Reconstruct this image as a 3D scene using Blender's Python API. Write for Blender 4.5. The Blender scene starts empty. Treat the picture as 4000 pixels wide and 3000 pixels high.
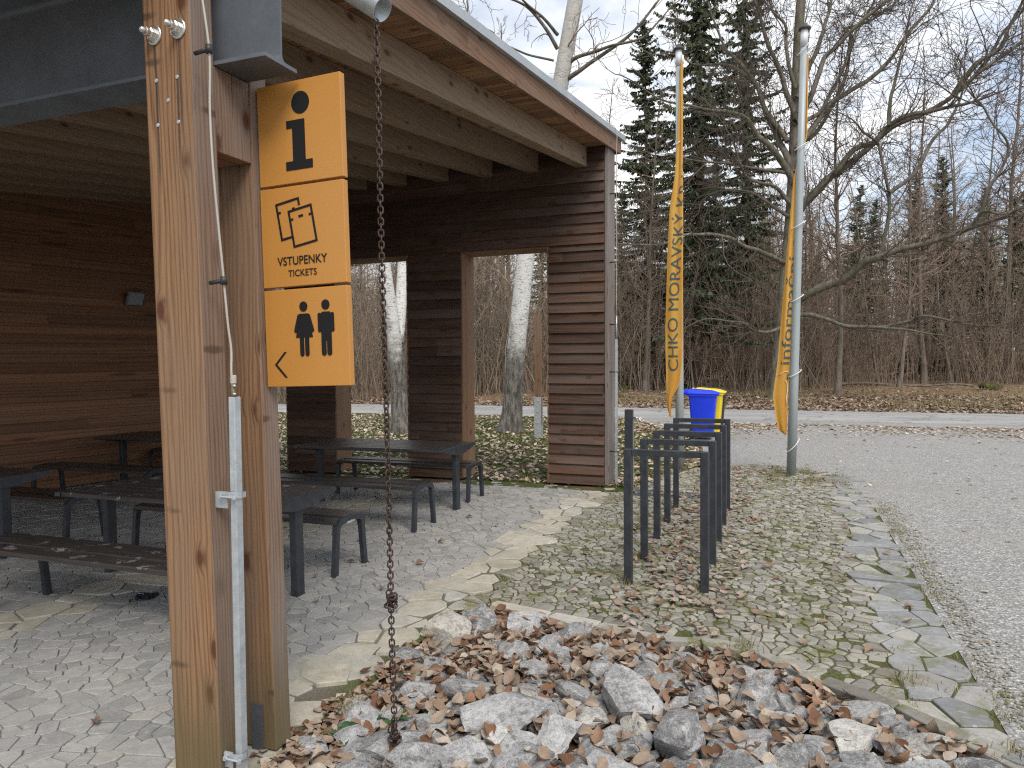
import bpy, bmesh, math, random
from mathutils import Vector, Matrix, noise as mnoise
R = random.Random(7)
SC = bpy.context.scene
COL = SC.collection
PI = math.pi
K = 0.012                      # the whole site falls gently towards -X
def gz(x): return K * x

# ------------------------------------------------------------------ mesh helpers
class MB:
    """collects polygons, uvs (metres, u along the grain) and material slots"""
    def __init__(s): s.v = []; s.f = []; s.uv = []; s.mi = []; s.sm = []
    def poly(s, pts, uv=None, mi=0, sm=False):
        b = len(s.v); s.v.extend(pts); n = len(pts)
        s.f.append(tuple(range(b, b + n))); s.uv.append(uv or [(0, 0)] * n); s.mi.append(mi); s.sm.append(sm)
    def raw(s, verts, faces, mi=0, sm=True):
        b = len(s.v); s.v.extend(verts)
        for f in faces:
            s.f.append(tuple(i + b for i in f)); s.uv.append([(0, 0)] * len(f)); s.mi.append(mi); s.sm.append(sm)
    def hexa(s, c, along=0, mi=0):
        """c: 8 corners, index = ix + 2*iy + 4*iz ; along: grain axis"""
        b = len(s.v); s.v.extend(c)
        ou, ov = R.uniform(0, 40), R.uniform(0, 40)
        F = (((0, 4, 6, 2), 0), ((1, 3, 7, 5), 0), ((0, 1, 5, 4), 1), ((2, 6, 7, 3), 1), ((0, 2, 3, 1), 2), ((4, 5, 7, 6), 2))
        for f, ax in F:
            s.f.append(tuple(b + i for i in f)); s.mi.append(mi); s.sm.append(False)
            if ax == along:
                o = [i for i in range(3) if i != ax]; p, q = o
            else:
                p = along; q = [i for i in range(3) if i not in (ax, along)][0]
            s.uv.append([(c[i][p] + ou, c[i][q] + ov + ax * 3.7) for i in f])
    def box(s, x0, x1, y0, y1, z0, z1, along=0, mi=0):
        s.hexa([(x, y, z) for z in (z0, z1) for y in (y0, y1) for x in (x0, x1)], along, mi)
    def tube(s, pts, rad, n=6, cap=True, mi=0, closed=False):
        """pts: list of points, rad: float or list"""
        m = len(pts); P = [Vector(p) for p in pts]
        if not isinstance(rad, (list, tuple)): rad = [rad] * m
        b = len(s.v); ref = None
        for i in range(m):
            if closed: t = P[(i + 1) % m] - P[i - 1]
            else: t = P[min(i + 1, m - 1)] - P[max(i - 1, 0)]
            if t.length < 1e-9: t = Vector((0, 0, 1))
            t.normalize()
            if ref is None:
                ref = t.orthogonal().normalized()
            else:
                ref = ref - t * ref.dot(t)
                if ref.length < 1e-6: ref = t.orthogonal()
                ref.normalize()
            bi = t.cross(ref); r = rad[i]; p = P[i]
            for k in range(n):
                a = 2 * PI * k / n; c, d = math.cos(a) * r, math.sin(a) * r
                s.v.append((p.x + ref.x * c + bi.x * d, p.y + ref.y * c + bi.y * d, p.z + ref.z * c + bi.z * d))
        L = 0.0; acc = [0.0]
        for i in range(1, m): L += (P[i] - P[i - 1]).length; acc.append(L)
        for i in range(m if closed else m - 1):
            j = (i + 1) % m
            for k in range(n):
                k2 = (k + 1) % n
                s.f.append((b + i * n + k, b + i * n + k2, b + j * n + k2, b + j * n + k)); s.mi.append(mi); s.sm.append(True)
                u0, u1 = acc[i], acc[j] if j else L; w = 2 * PI * rad[i] / n
                s.uv.append([(u0, k * w), (u0, k * w + w), (u1, k * w + w), (u1, k * w)])
        if cap and not closed:
            s.f.append(tuple(b + k for k in reversed(range(n)))); s.f.append(tuple(b + (m - 1) * n + k for k in range(n)))
            s.uv += [[(0, 0)] * n] * 2; s.mi += [mi] * 2; s.sm += [False] * 2
    def lathe(s, c, prof, n=24, mi=0, sm=True):
        """profile [(r,z)] about a vertical axis at c"""
        b = len(s.v)
        for r, z in prof:
            for k in range(n):
                a = 2 * PI * k / n; s.v.append((c[0] + r * math.cos(a), c[1] + r * math.sin(a), c[2] + z))
        for i in range(len(prof) - 1):
            for k in range(n):
                k2 = (k + 1) % n
                s.f.append((b + i * n + k, b + i * n + k2, b + (i + 1) * n + k2, b + (i + 1) * n + k))
                s.uv.append([(0, 0)] * 4); s.mi.append(mi); s.sm.append(sm)
        for i, rev in ((0, True), (len(prof) - 1, False)):
            if prof[i][0] > 1e-5:
                f = [b + i * n + k for k in range(n)]
                s.f.append(tuple(reversed(f) if rev else f)); s.uv.append([(0, 0)] * n); s.mi.append(mi); s.sm.append(False)
    def xform(s, M, start=0):
        for i in range(start, len(s.v)): s.v[i] = tuple(M @ Vector(s.v[i]))
    def mesh(s, name, mats):
        me = bpy.data.meshes.new(name); me.from_pydata(s.v, [], s.f)
        uvl = me.uv_layers.new(name='UVMap'); flat = []
        for u in s.uv:
            for a in u: flat += [a[0], a[1]]
        uvl.data.foreach_set('uv', flat)
        me.polygons.foreach_set('material_index', s.mi); me.polygons.foreach_set('use_smooth', s.sm)
        for m in (mats if isinstance(mats, (list, tuple)) else [mats]): me.materials.append(m)
        me.update(); return me
    def obj(s, name, mats, parent=None, loc=None, bevel=0, seg=2):
        o = bpy.data.objects.new(name, s.mesh(name, mats)); COL.objects.link(o)
        if parent: o.parent = parent
        if loc: o.location = loc
        if bevel:
            m = o.modifiers.new('edge', 'BEVEL'); m.width = bevel; m.segments = seg; m.limit_method = 'ANGLE'; m.angle_limit = 0.6
            m.harden_normals = False
        return o
def tag(o, label=None, cat=None, group=None, kind=None):
    if label: o['label'] = label
    if cat: o['category'] = cat
    if group: o['group'] = group
    if kind: o['kind'] = kind
    return o
def thing(name, loc, label, cat, group=None, rz=0):
    o = bpy.data.objects.new(name, None); COL.objects.link(o); o.location = loc; o.rotation_euler = (0, 0, rz); o.empty_display_size = .1
    return tag(o, label, cat, group)
def copy_tree(o, parent=None):
    c = o.copy(); COL.objects.link(c)
    if parent: c.parent = parent
    for ch in o.children: copy_tree(ch, c)
    return c
def smooth_line(pts, sub=4):
    """Catmull-Rom through pts"""
    P = [Vector(p) for p in pts]; out = []
    for i in range(len(P) - 1):
        a, b, c, d = P[max(i - 1, 0)], P[i], P[i + 1], P[min(i + 2, len(P) - 1)]
        for k in range(sub):
            t = k / sub
            out.append(0.5 * ((2 * b) + (c - a) * t + (2 * a - 5 * b + 4 * c - d) * t * t + (3 * b - a - 3 * c + d) * t ** 3))
    out.append(P[-1]); return out

# ------------------------------------------------------------------ material helpers
class MT:
    def __init__(s, name, rough=.7, spec=.5, metal=0.0):
        s.m = bpy.data.materials.new(name); s.m.use_nodes = True; s.nt = s.m.node_tree; s.nt.nodes.clear()
        s.out = s.nt.nodes.new('ShaderNodeOutputMaterial'); s.b = s.nt.nodes.new('ShaderNodeBsdfPrincipled')
        s.nt.links.new(s.b.outputs[0], s.out.inputs[0])
        s.b.inputs['Roughness'].default_value = rough; s.b.inputs['Metallic'].default_value = metal
        s.b.inputs['Specular IOR Level'].default_value = spec
    def put(s, sock, val):
        if hasattr(val, 'is_output'): s.nt.links.new(val, sock)
        elif isinstance(val, (tuple, list)) and len(val) == 3 and sock.type == 'RGBA': sock.default_value = (*val, 1)
        else: sock.default_value = val
    def n(s, typ, outn=0, ins=None, **props):
        nd = s.nt.nodes.new('ShaderNode' + typ)
        for k, v in props.items(): setattr(nd, k, v)
        for k, v in (ins or {}).items(): s.put(nd.inputs[k], v)
        return nd.outputs[outn]
    def math(s, op, a, b=0.0, clamp=False):
        return s.n('Math', 0, {0: a, 1: b}, operation=op, use_clamp=clamp)
    def uv(s): return s.n('UVMap', 0, uv_map='UVMap')
    def pos(s): return s.n('NewGeometry', 'Position')
    def loc(s): return s.n('TexCoord', 'Object')
    def isl(s): return s.n('NewGeometry', 'Random Per Island')
    def mul(s, vec, sc): return s.n('VectorMath', 0, {0: vec, 1: sc}, operation='MULTIPLY')
    def add(s, a, b): return s.n('VectorMath', 0, {0: a, 1: b}, operation='ADD')
    def noise(s, vec, scale, detail=3, rough=.55, dist=0.0, outn=0):
        return s.n('TexNoise', outn, {'Vector': vec, 'Scale': scale, 'Detail': detail, 'Roughness': rough, 'Distortion': dist})
    def vor(s, vec, scale, outn=0, feature='F1', rnd=1.0):
        return s.n('TexVoronoi', outn, {'Vector': vec, 'Scale': scale, 'Randomness': rnd}, feature=feature)
    def step(s, x, a, b, lo=0.0, hi=1.0):
        return s.n('MapRange', 0, {'Value': x, 'From Min': a, 'From Max': b, 'To Min': lo, 'To Max': hi}, interpolation_type='SMOOTHSTEP')
    def mix(s, f, a, b, mode='MIX'):
        nd = s.nt.nodes.new('ShaderNodeMix'); nd.data_type = 'RGBA'; nd.blend_type = mode
        s.put(nd.inputs[0], f); s.put(nd.inputs[6], a); s.put(nd.inputs[7], b); return nd.outputs[2]
    def ramp(s, f, stops):
        nd = s.nt.nodes.new('ShaderNodeValToRGB'); cr = nd.color_ramp
        while len(cr.elements) < len(stops): cr.elements.new(.5)
        for e, (p, c) in zip(cr.elements, stops): e.position = p; e.color = (*c, 1)
        s.put(nd.inputs[0], f); return nd.outputs[0]
    def gray(s, f): return s.n('CombineColor', 0, {0: f, 1: f, 2: f})
    def color(s, c): s.put(s.b.inputs['Base Color'], c); return s
    def rough(s, r): s.put(s.b.inputs['Roughness'], r); return s
    def bump(s, h, strength=.3, dist=.01):
        s.put(s.b.inputs['Normal'], s.n('Bump', 0, {'Strength': strength, 'Distance': dist, 'Height': h})); return s

def wood(name, light, dark, grey=(.25, .23, .21), greyamt=.3, knot=(.09, .03, .012), knots=.85, bump=.25, rings=42, var=.35, rough=.75, base_stain=0, streaks=()):
    m = MT(name, rough, .3); isl = m.isl()
    uv = m.add(m.uv(), m.n('CombineXYZ', 0, {0: m.math('MULTIPLY', isl, 17.3), 1: m.math('MULTIPLY', isl, 9.1), 2: 0.0}))
    kc = m.mul(uv, (3.6, 7.5, 1)); kd = m.vor(kc, 1.0); kr = m.n('SeparateColor', 0, {0: m.vor(kc, 1.0, 1)})
    on = m.step(kr, .30, .38)
    kd2 = m.math('ADD', kd, m.math('MULTIPLY', m.math('SUBTRACT', 1.0, on), 2.0))
    halo = m.step(kd2, .34, .06)
    n1 = m.noise(m.mul(uv, (.8, 7, 1)), 1.0, 2)
    sep = m.n('SeparateXYZ', 1, {0: uv})
    ph = m.math('ADD', m.math('MULTIPLY', sep, rings * 6.28), m.math('ADD', m.math('MULTIPLY', n1, 26.0), m.math('MULTIPLY', halo, 7.0)))
    rg = m.math('ADD', m.math('MULTIPLY', m.math('SINE', ph), .5), .5); rg = m.math('POWER', rg, 2.2)
    fine = m.noise(m.mul(uv, (4, 170, 1)), 1.0, 3, .7)
    t = m.math('ADD', m.math('MULTIPLY', rg, .5), m.math('MULTIPLY', m.step(fine, .35, .7), .45), True)
    c = m.mix(t, light, dark)
    big = m.noise(m.mul(uv, (.7, 3.5, 1)), 1.0, 4, .6)
    c = m.mix(m.math('MULTIPLY', m.step(big, .38, .68), greyamt), c, grey)
    c = m.mix(m.math('MULTIPLY', halo, .5), c, tuple(.55 * a for a in dark))
    core = m.step(kd2, .19, .10)
    c = m.mix(m.math('MULTIPLY', core, knots), c, knot)
    vv = m.math('ADD', m.math('MULTIPLY', isl, var), 1 - var * .5)
    c = m.mix(1.0, c, m.gray(vv), 'MULTIPLY')
    if base_stain:     # damp, algae-stained foot of the post
        z = m.n('SeparateXYZ', 2, {0: m.pos()})
        zz = m.math('ADD', z, m.math('MULTIPLY', m.noise(m.mul(uv, (1.2, 14, 1)), 1.0, 3), -.7))
        c = m.mix(m.math('MULTIPLY', m.step(zz, .3, -.35), .85), c, (.115, .092, .045))
    if base_stain:     # torn side knots running across the grain
        sc_ = m.mul(uv, (11, 3.2, 1)); sd_ = m.vor(sc_, 1.0); so_ = m.n('SeparateColor', 1, {0: m.vor(sc_, 1.0, 1)})
        sd_ = m.math('ADD', sd_, m.math('MULTIPLY', m.step(so_, .84, .82), 2.0))
        sd_ = m.math('ADD', sd_, m.math('MULTIPLY', m.math('SUBTRACT', m.noise(m.mul(uv, (60, 25, 1)), 1, 3), .5), .12))
        c = m.mix(m.math('MULTIPLY', m.step(sd_, .26, .10), .75), c, (.07, .04, .025))
    for sx_, z0_, z1_ in streaks:     # rust-black runs below bolts and screws
        px = m.n('SeparateXYZ', 0, {0: m.pos()}); pz = m.n('SeparateXYZ', 2, {0: m.pos()})
        dx = m.math('ABSOLUTE', m.math('SUBTRACT', m.math('SUBTRACT', px, m.math('MULTIPLY', pz, -.0265)), sx_))
        dx = m.math('ADD', dx, m.math('MULTIPLY', m.math('SUBTRACT', m.noise(m.pos(), 40, 3), .5), .006))
        f_ = m.math('MULTIPLY', m.step(dx, .0085, .002), m.math('MULTIPLY', m.step(pz, z1_, z1_ - .01), m.step(pz, z0_, z0_ + .15)))
        c = m.mix(m.math('MULTIPLY', f_, .8), c, (.05, .04, .035))
    m.color(c).bump(m.math('SUBTRACT', m.math('MULTIPLY', fine, .6), m.math('MULTIPLY', t, .5)), bump, .004)
    return m.m

# ------------------------------------------------------------------ camera, sky, sun
AZ = math.radians(21.0998)
def cam_setup():
    F = 2773.0; p = math.atan(102 / F); r = .0055
    def nw(x, y, z):   # camera frame is turned AZ to the left of the building axes
        return Vector((x * math.cos(AZ) - y * math.sin(AZ), x * math.sin(AZ) + y * math.cos(AZ), z))
    f = nw(0, math.cos(p), -math.sin(p)); r0 = nw(1, 0, 0); u0 = nw(0, math.sin(p), math.cos(p))
    r_ = r0 * math.cos(r) - u0 * math.sin(r); u_ = u0 * math.cos(r) + r0 * math.sin(r)
    cd = bpy.data.cameras.new('camera'); co = bpy.data.objects.new('camera', cd); COL.objects.link(co)
    M = Matrix((r_, u_, -f)).transposed().to_4x4(); M.translation = (0, 0, 1.75); co.matrix_world = M
    cd.sensor_fit = 'HORIZONTAL'; cd.sensor_width = 36; cd.lens = 36 * F / 4000; cd.clip_end = 3000; cd.clip_start = .05
    SC.camera = co
cam_setup()
def bearing(dx, dist, z=None):
    """ground point: dx = sideways ratio from the view axis, dist metres ahead"""
    x, y = dx * dist, dist
    X = x * math.cos(AZ) - y * math.sin(AZ); Y = x * math.sin(AZ) + y * math.cos(AZ)
    return (X, Y, gz(X) if z is None else z)

SUN_EL, SUN_DIR = math.radians(50), Vector((.55, -.75))
def world():
    w = bpy.data.worlds.new('World'); SC.world = w; w.use_nodes = True; nt = w.node_tree; nt.nodes.clear()
    N = nt.nodes.new; L = nt.links.new
    out = N('ShaderNodeOutputWorld'); bg = N('ShaderNodeBackground'); L(bg.outputs[0], out.inputs[0]); bg.inputs[1].default_value = .1
    sky = N('ShaderNodeTexSky'); sky.sky_type = 'NISHITA'; sky.sun_disc = False; sky.sun_elevation = SUN_EL
    sky.sun_rotation = math.atan2(SUN_DIR.x, SUN_DIR.y); sky.air_density = 1; sky.dust_density = 1.2
    tc = N('ShaderNodeTexCoord'); mp = N('ShaderNodeMapping'); mp.inputs['Scale'].default_value = (1, 1, 2.2); mp.inputs['Location'].default_value = (.35, .1, .2)
    L(tc.outputs['Generated'], mp.inputs[0])
    no = N('ShaderNodeTexNoise'); no.inputs['Scale'].default_value = 2.1; no.inputs['Detail'].default_value = 7; no.inputs['Roughness'].default_value = .6; no.inputs['Distortion'].default_value = .35
    L(mp.outputs[0], no.inputs['Vector'])
    r1 = N('ShaderNodeMapRange'); r1.inputs['From Min'].default_value = .34; r1.inputs['From Max'].default_value = .56; r1.inputs['To Min'].default_value = .2; r1.inputs['To Max'].default_value = .99; r1.interpolation_type = 'SMOOTHSTEP'
    L(no.outputs[0], r1.inputs[0])
    n2 = N('ShaderNodeTexNoise'); n2.inputs['Scale'].default_value = 5; n2.inputs['Detail'].default_value = 6; L(mp.outputs[0], n2.inputs['Vector'])
    cr = N('ShaderNodeValToRGB'); cr.color_ramp.elements[0].position = .32; cr.color_ramp.elements[0].color = (.55, .60, .67, 1)
    cr.color_ramp.elements[1].position = .68; cr.color_ramp.elements[1].color = (1.0, .985, .96, 1); L(n2.outputs[0], cr.inputs[0])
    sc = N('ShaderNodeMix'); sc.data_type = 'RGBA'; sc.blend_type = 'MULTIPLY'; sc.inputs[0].default_value = 1; L(cr.outputs[0], sc.inputs[6]); sc.inputs[7].default_value = (CLOUD, CLOUD, CLOUD, 1)
    mx = N('ShaderNodeMix'); mx.data_type = 'RGBA'; L(r1.outputs[0], mx.inputs[0]); L(sky.outputs[0], mx.inputs[6]); L(sc.outputs[2], mx.inputs[7])
    L(mx.outputs[2], bg.inputs[0])
    sd = bpy.data.lights.new('sun', 'SUN'); sd.energy = 1.5; sd.angle = math.radians(28); sd.color = (1, .93, .84)
    so = bpy.data.objects.new('sun', sd); COL.objects.link(so)
    d = Vector((SUN_DIR.x, SUN_DIR.y, 0)).normalized() * math.cos(SUN_EL) + Vector((0, 0, math.sin(SUN_EL)))
    so.rotation_euler = d.to_track_quat('Z', 'Y').to_euler(); so.location = d * 60
CLOUD = 7.8
world()
SC.view_settings.view_transform = 'Standard'; SC.view_settings.look = 'None'; SC.view_settings.exposure = 0.92; SC.view_settings.gamma = 1
SC.cycles.filter_width = 1.2
try: SC.cycles.use_denoising = False
except Exception: pass
SC.cycles.max_bounces = 8; SC.cycles.diffuse_bounces = 5
# ------------------------------------------------------------------ materials
M = {}
M['post'] = wood('post_wood', (.33, .19, .10), (.11, .05, .025), (.205, .15, .11), .5, bump=.45, rings=40, var=.1, base_stain=1, streaks=((-2.319, 2.62, 3.05), (-2.191, 2.6, 3.05), (-2.3185, 2.4, 2.88), (-2.2075, 2.5, 2.88)))
M['post_grey'] = wood('post_wood_weathered', (.25, .165, .115), (.105, .065, .047), (.225, .195, .175), .6, bump=.4, rings=56, var=.1, base_stain=1)
M['joist'] = wood('joist_wood', (.285, .198, .128), (.17, .112, .07), (.25, .205, .162), .4, bump=.15, rings=20, var=.25)
M['fascia'] = wood('fascia_wood', (.21, .12, .07), (.10, .055, .033), (.22, .17, .14), .35, bump=.35, rings=22, var=.2)
M['soffit'] = wood('soffit_boards', (.25, .13, .06), (.12, .055, .027), (.24, .18, .12), .3, bump=.2, rings=14, var=.7)
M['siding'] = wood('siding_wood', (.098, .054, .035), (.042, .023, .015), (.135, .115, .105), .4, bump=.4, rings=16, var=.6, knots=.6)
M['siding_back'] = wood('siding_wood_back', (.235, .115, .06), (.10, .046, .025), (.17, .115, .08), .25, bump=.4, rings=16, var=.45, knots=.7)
M['frame'] = wood('frame_wood', (.26, .15, .085), (.14, .075, .042), (.22, .17, .13), .3, bump=.25, rings=30, var=.3)
M['greywood'] = wood('weathered_wood', (.20, .165, .145), (.10, .082, .072), (.25, .235, .225), .6, bump=.5, rings=40, var=.2)
def steel(name, base, rough=.45, metal=.6, blotch=.35, scale=9):
    m = MT(name, rough, .5, metal); p = m.loc()
    b = m.noise(p, scale * 4, 3, .5, 1.5); n = m.noise(p, scale, 5, .6)
    f = m.math('ADD', m.math('MULTIPLY', b, .35), m.math('MULTIPLY', n, .9))
    m.color(m.mix(1.0, base, m.gray(m.math('ADD', m.math('MULTIPLY', f, blotch * 1.6), 1 - blotch)), 'MULTIPLY'))
    m.rough(m.math('ADD', m.math('MULTIPLY', n, .3), rough - .15)); m.bump(n, .08, .004); return m.m
M['galv'] = steel('galvanised_steel', (.50, .54, .57), .45, .55, .45, 14)
M['beam'] = steel('steel_beam', (.13, .147, .172), .6, .25, .5, 4)
M['flash'] = steel('zinc_flashing', (.42, .45, .47), .5, .4, .25, 4)
M['pole'] = steel('pole_metal', (.33, .37, .38), .5, .15, .12, 3)
M['sleeve'] = steel('pole_sleeve', (.60, .63, .65), .45, .1, .1, 3)
M['bolt'] = steel('zinc_bolt', (.72, .72, .70), .3, .9, .1, 30)
M['dark_plastic'] = MT('dark_plastic', .5).color((.03, .03, .032)).m
m = MT('anthracite_coating', .42, .5); nn = m.noise(m.loc(), 12, 4)
m.color(m.mix(m.step(nn, .35, .75), (.022, .026, .033), (.034, .039, .047))).rough(m.math('ADD', m.math('MULTIPLY', nn, .25), .3)); M['anth'] = m.m
m = MT('slat_stain', .5, .5); uv = m.uv(); nn = m.noise(m.mul(uv, (3, 60, 1)), 1, 3); pe = m.noise(m.loc(), 9, 6, .65)
c = m.mix(m.step(nn, .3, .7), (.030, .026, .025), (.056, .049, .045))
m.color(m.mix(m.math('MULTIPLY', m.step(pe, .66, .69), .8), c, (.2, .19, .19))).rough(m.math('ADD', m.math('MULTIPLY', nn, .25), .22)).bump(nn, .15, .003); M['slat'] = m.m
m = MT('worn_slat_stain', .55, .4); uv = m.uv(); nn = m.noise(m.mul(uv, (3, 60, 1)), 1, 3); pe = m.noise(m.loc(), 7, 7, .7)
c = m.mix(m.step(nn, .3, .7), (.035, .029, .027), (.062, .052, .047))
m.color(m.mix(m.math('MULTIPLY', m.step(pe, .585, .61), .8), c, (.26, .235, .225))).bump(nn, .2, .003); M['slat_worn'] = m.m
m = MT('sign_orange', .38, .5); nn = m.noise(m.loc(), 3, 4)
m.color(m.mix(nn, (.48, .222, .045), (.53, .245, .054))).rough(m.math('ADD', m.math('MULTIPLY', nn, .2), .3)); M['orange'] = m.m
M['black'] = MT('sign_black', .6, .25).color((.012, .012, .013)).m
m = MT('rusty_chain', .6, .5, .55); nn = m.noise(m.pos(), 45, 4)
m.color(m.mix(m.step(nn, .38, .62), (.045, .033, .029), (.10, .068, .054))); M['chain'] = m.m
def plain(name, c, rough=.5, metal=0, var=.15, sc=6, bump=0):
    m = MT(name, rough, .5, metal); nn = m.noise(m.loc(), sc, 4)
    m.color(m.mix(nn, tuple(a * (1 - var) for a in c), tuple(min(1, a * (1 + var)) for a in c)))
    if bump: m.bump(m.noise(m.loc(), 300, 2), bump, .002)
    return m.m
M['blue'] = plain('blue_plastic', (.012, .045, .72), .42, bump=.1)
M['yellow'] = plain('yellow_plastic', (.82, .62, .015), .42)
M['binblack'] = plain('black_plastic', (.02, .021, .023), .5)
M['white'] = plain('white_cord', (.78, .78, .76), .5)
M['cable'] = plain('pale_cable', (.42, .40, .36), .5)
M['chrome'] = plain('chrome', (.75, .76, .78), .18, .95)
M['iron'] = plain('cast_iron', (.085, .078, .07), .7, .2, .4, 20)
M['grate'] = plain('drain_steel', (.12, .13, .15), .5, .5, .3, 20)
M['letter'] = plain('banner_lettering', (.05, .10, .10), .7)
m = MT('banner_cloth', .75, .2); nn = m.noise(m.mul(m.uv(), (.9, 2.2, 1)), 1.0, 2)
m.color(m.mix(m.step(nn, .42, .58), (.72, .38, .075), (.75, .46, .12))); M['banner'] = m.m
nt = M['banner'].node_tree
tr = nt.nodes.new('ShaderNodeBsdfTranslucent'); tr.inputs[0].default_value = (.8, .42, .06, 1); ms = nt.nodes.new('ShaderNodeMixShader'); ms.inputs[0].default_value = .3
o_ = [n for n in nt.nodes if n.type == 'OUTPUT_MATERIAL'][0]; b_ = [n for n in nt.nodes if n.type == 'BSDF_PRINCIPLED'][0]
nt.links.new(b_.outputs[0], ms.inputs[1]); nt.links.new(tr.outputs[0], ms.inputs[2]); nt.links.new(ms.outputs[0], o_.inputs[0])

# stones: one colour family per kind of setting
def stone(name, stops, moss=0.0, dust=0.0, bump=.5):
    m = MT(name, .85, .25); p = m.pos(); isl = m.isl()
    c = m.ramp(isl, stops)
    n1 = m.noise(m.add(p, m.mul(m.n('CombineXYZ', 0, {0: isl, 1: isl, 2: isl}), (31, 17, 5))), 14, 6, .65)
    n2 = m.noise(p, 90, 4, .7); n3 = m.noise(m.mul(p, (9, 26, 9)), 1, 5, .6, 1.2)
    c = m.mix(1.0, c, m.gray(m.math('ADD', m.math('MULTIPLY', n1, .75), m.math('ADD', m.math('MULTIPLY', n2, .5), .38))), 'MULTIPLY')
    c = m.mix(m.math('MULTIPLY', m.step(n3, .56, .7), .45), c, (.47, .46, .43))
    if dust: c = m.mix(m.math('MULTIPLY', m.step(m.noise(p, 2.3, 5), .35, .65), dust), c, (.34, .33, .31))
    if moss:
        c = m.mix(m.math('MULTIPLY', m.step(m.noise(p, 3.1, 8, .78), .50, .62), moss), c, (.13, .135, .035))
        c = m.mix(m.math('MULTIPLY', m.step(m.noise(p, 1.3, 5, .6), .5, .7), .35), c, (.19, .15, .10))
    h = m.math('ADD', m.math('MULTIPLY', n1, 1.0), m.math('MULTIPLY', n2, .5))
    m.color(c).bump(h, bump, .008); return m.m
G0, G1, G2, T1, T2 = (.225, .225, .22), (.285, .284, .275), (.345, .34, .33), (.37, .35, .30), (.44, .415, .35)
M['st_floor'] = stone('paving_grey', [(0, G0), (.35, G1), (.7, G2), (.9, G1), (.97, T1), (1, G2)], 0, .35)
M['st_strip'] = stone('paving_tan', [(0, (.36, .345, .30)), (.3, (.43, .405, .335)), (.55, (.40, .37, .30)), (.8, (.48, .455, .39)), (1, (.38, .38, .37))], .25, .1)
M['st_cobble'] = stone('paving_cobble', [(0, (.17, .16, .14)), (.35, (.25, .24, .21)), (.7, (.31, .30, .265)), (1, (.36, .34, .295))], .8, 0, .8)
M['st_slate'] = stone('paving_slate', [(0, (.19, .195, .20)), (.4, (.25, .257, .262)), (.75, (.31, .31, .305)), (1, (.35, .335, .29))], .55, 0)
m = MT('rock_limestone', .85, .3); p = m.loc(); oi = m.n('ObjectInfo', 'Random')
pp = m.add(p, m.n('CombineXYZ', 0, {0: m.math('MULTIPLY', oi, 50), 1: m.math('MULTIPLY', oi, 23), 2: 0.0}))
c = m.ramp(oi, [(0, (.19, .19, .19)), (.25, (.27, .27, .27)), (.55, (.32, .32, .32)), (.82, (.41, .41, .405)), (.93, (.41, .385, .33)), (1, (.55, .545, .53))])
n1 = m.noise(pp, 2.6, 8, .7); n2 = m.noise(pp, 13, 7, .75, .6)
c = m.mix(1.0, c, m.gray(m.math('ADD', m.math('MULTIPLY', m.step(n1, .34, .66), .75), m.math('ADD', m.math('MULTIPLY', m.step(n2, .32, .68), .55), .42))), 'MULTIPLY')
ve = m.noise(pp, 2.1, 9, .68, 1.5); c = m.mix(m.math('MULTIPLY', m.step(m.math('ABSOLUTE', m.math('SUBTRACT', ve, .5)), .03, .0), .55), c, (.6, .6, .59))
pt = m.noise(pp, 1.7, 10, .78); c = m.mix(m.math('MULTIPLY', m.step(pt, .52, .62), .75), c, (.56, .56, .55))
c = m.mix(m.math('MULTIPLY', m.step(m.noise(pp, 1.3, 9, .78), .53, .62), .75), c, (.085, .083, .08))
m.color(c).bump(m.math('ADD', n1, m.math('MULTIPLY', n2, .6)), .9, .02); M['rock'] = m.m

M['rubble'] = stone('rubble_chips', [(0, (.14, .14, .14)), (.4, (.24, .245, .25)), (.8, (.36, .365, .37)), (1, (.5, .5, .49))])
# joints, soil, gravel, road, lawn
def ground_mat(name, fn, rough=.9):
    m = MT(name, rough, .2); fn(m, m.pos()); return m.m
def f_joint(m, p):
    x = m.n('SeparateXYZ', 0, {0: p}); out = m.step(x, -2.62, -2.1)
    grit = m.mix(m.step(m.noise(p, 160, 3, .8), .3, .7), (.13, .12, .105), (.33, .315, .29))
    moss = m.mix(m.step(m.noise(p, 4, 6, .7), .40, .52), (.17, .14, .09), (.13, .16, .03))
    moss = m.mix(m.step(m.noise(p, 70, 3, .8), .3, .75), tuple([.05, .05, .03]), moss)
    m.color(m.mix(out, grit, moss)).bump(m.noise(p, 150, 3, .8), .6, .01)
M['joint'] = ground_mat('joint_sand', f_joint)
def f_gravel(m, p):
    v = m.vor(p, 46, 1); g = m.n('SeparateColor', 0, {0: v}); d = m.vor(p, 46); v2 = m.n('SeparateColor', 1, {0: m.vor(p, 150, 1)})
    c = m.ramp(g, [(0, (.14, .138, .13)), (.3, (.27, .267, .255)), (.6, (.38, .372, .352)), (.85, (.50, .49, .465)), (1, (.68, .665, .635))])
    c = m.mix(m.step(d, .35, .75), c, (.17, .165, .155)); c = m.mix(.35, c, m.gray(m.math('ADD', m.math('MULTIPLY', v2, .45), .1)))
    big = m.noise(p, .55, 5, .6); c = m.mix(m.math('MULTIPLY', m.step(big, .4, .7), .4), c, (.31, .295, .27))
    fi = m.noise(m.mul(p, (.35, 1.3, 1)), 1, 4); c = m.mix(m.math('MULTIPLY', m.step(fi, .55, .75), .25), c, (.2, .19, .17))
    m.color(c).bump(m.math('SUBTRACT', m.math('MULTIPLY', g, .6), d), .7, .012)
M['gravel'] = ground_mat('forecourt_gravel', f_gravel)
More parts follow.
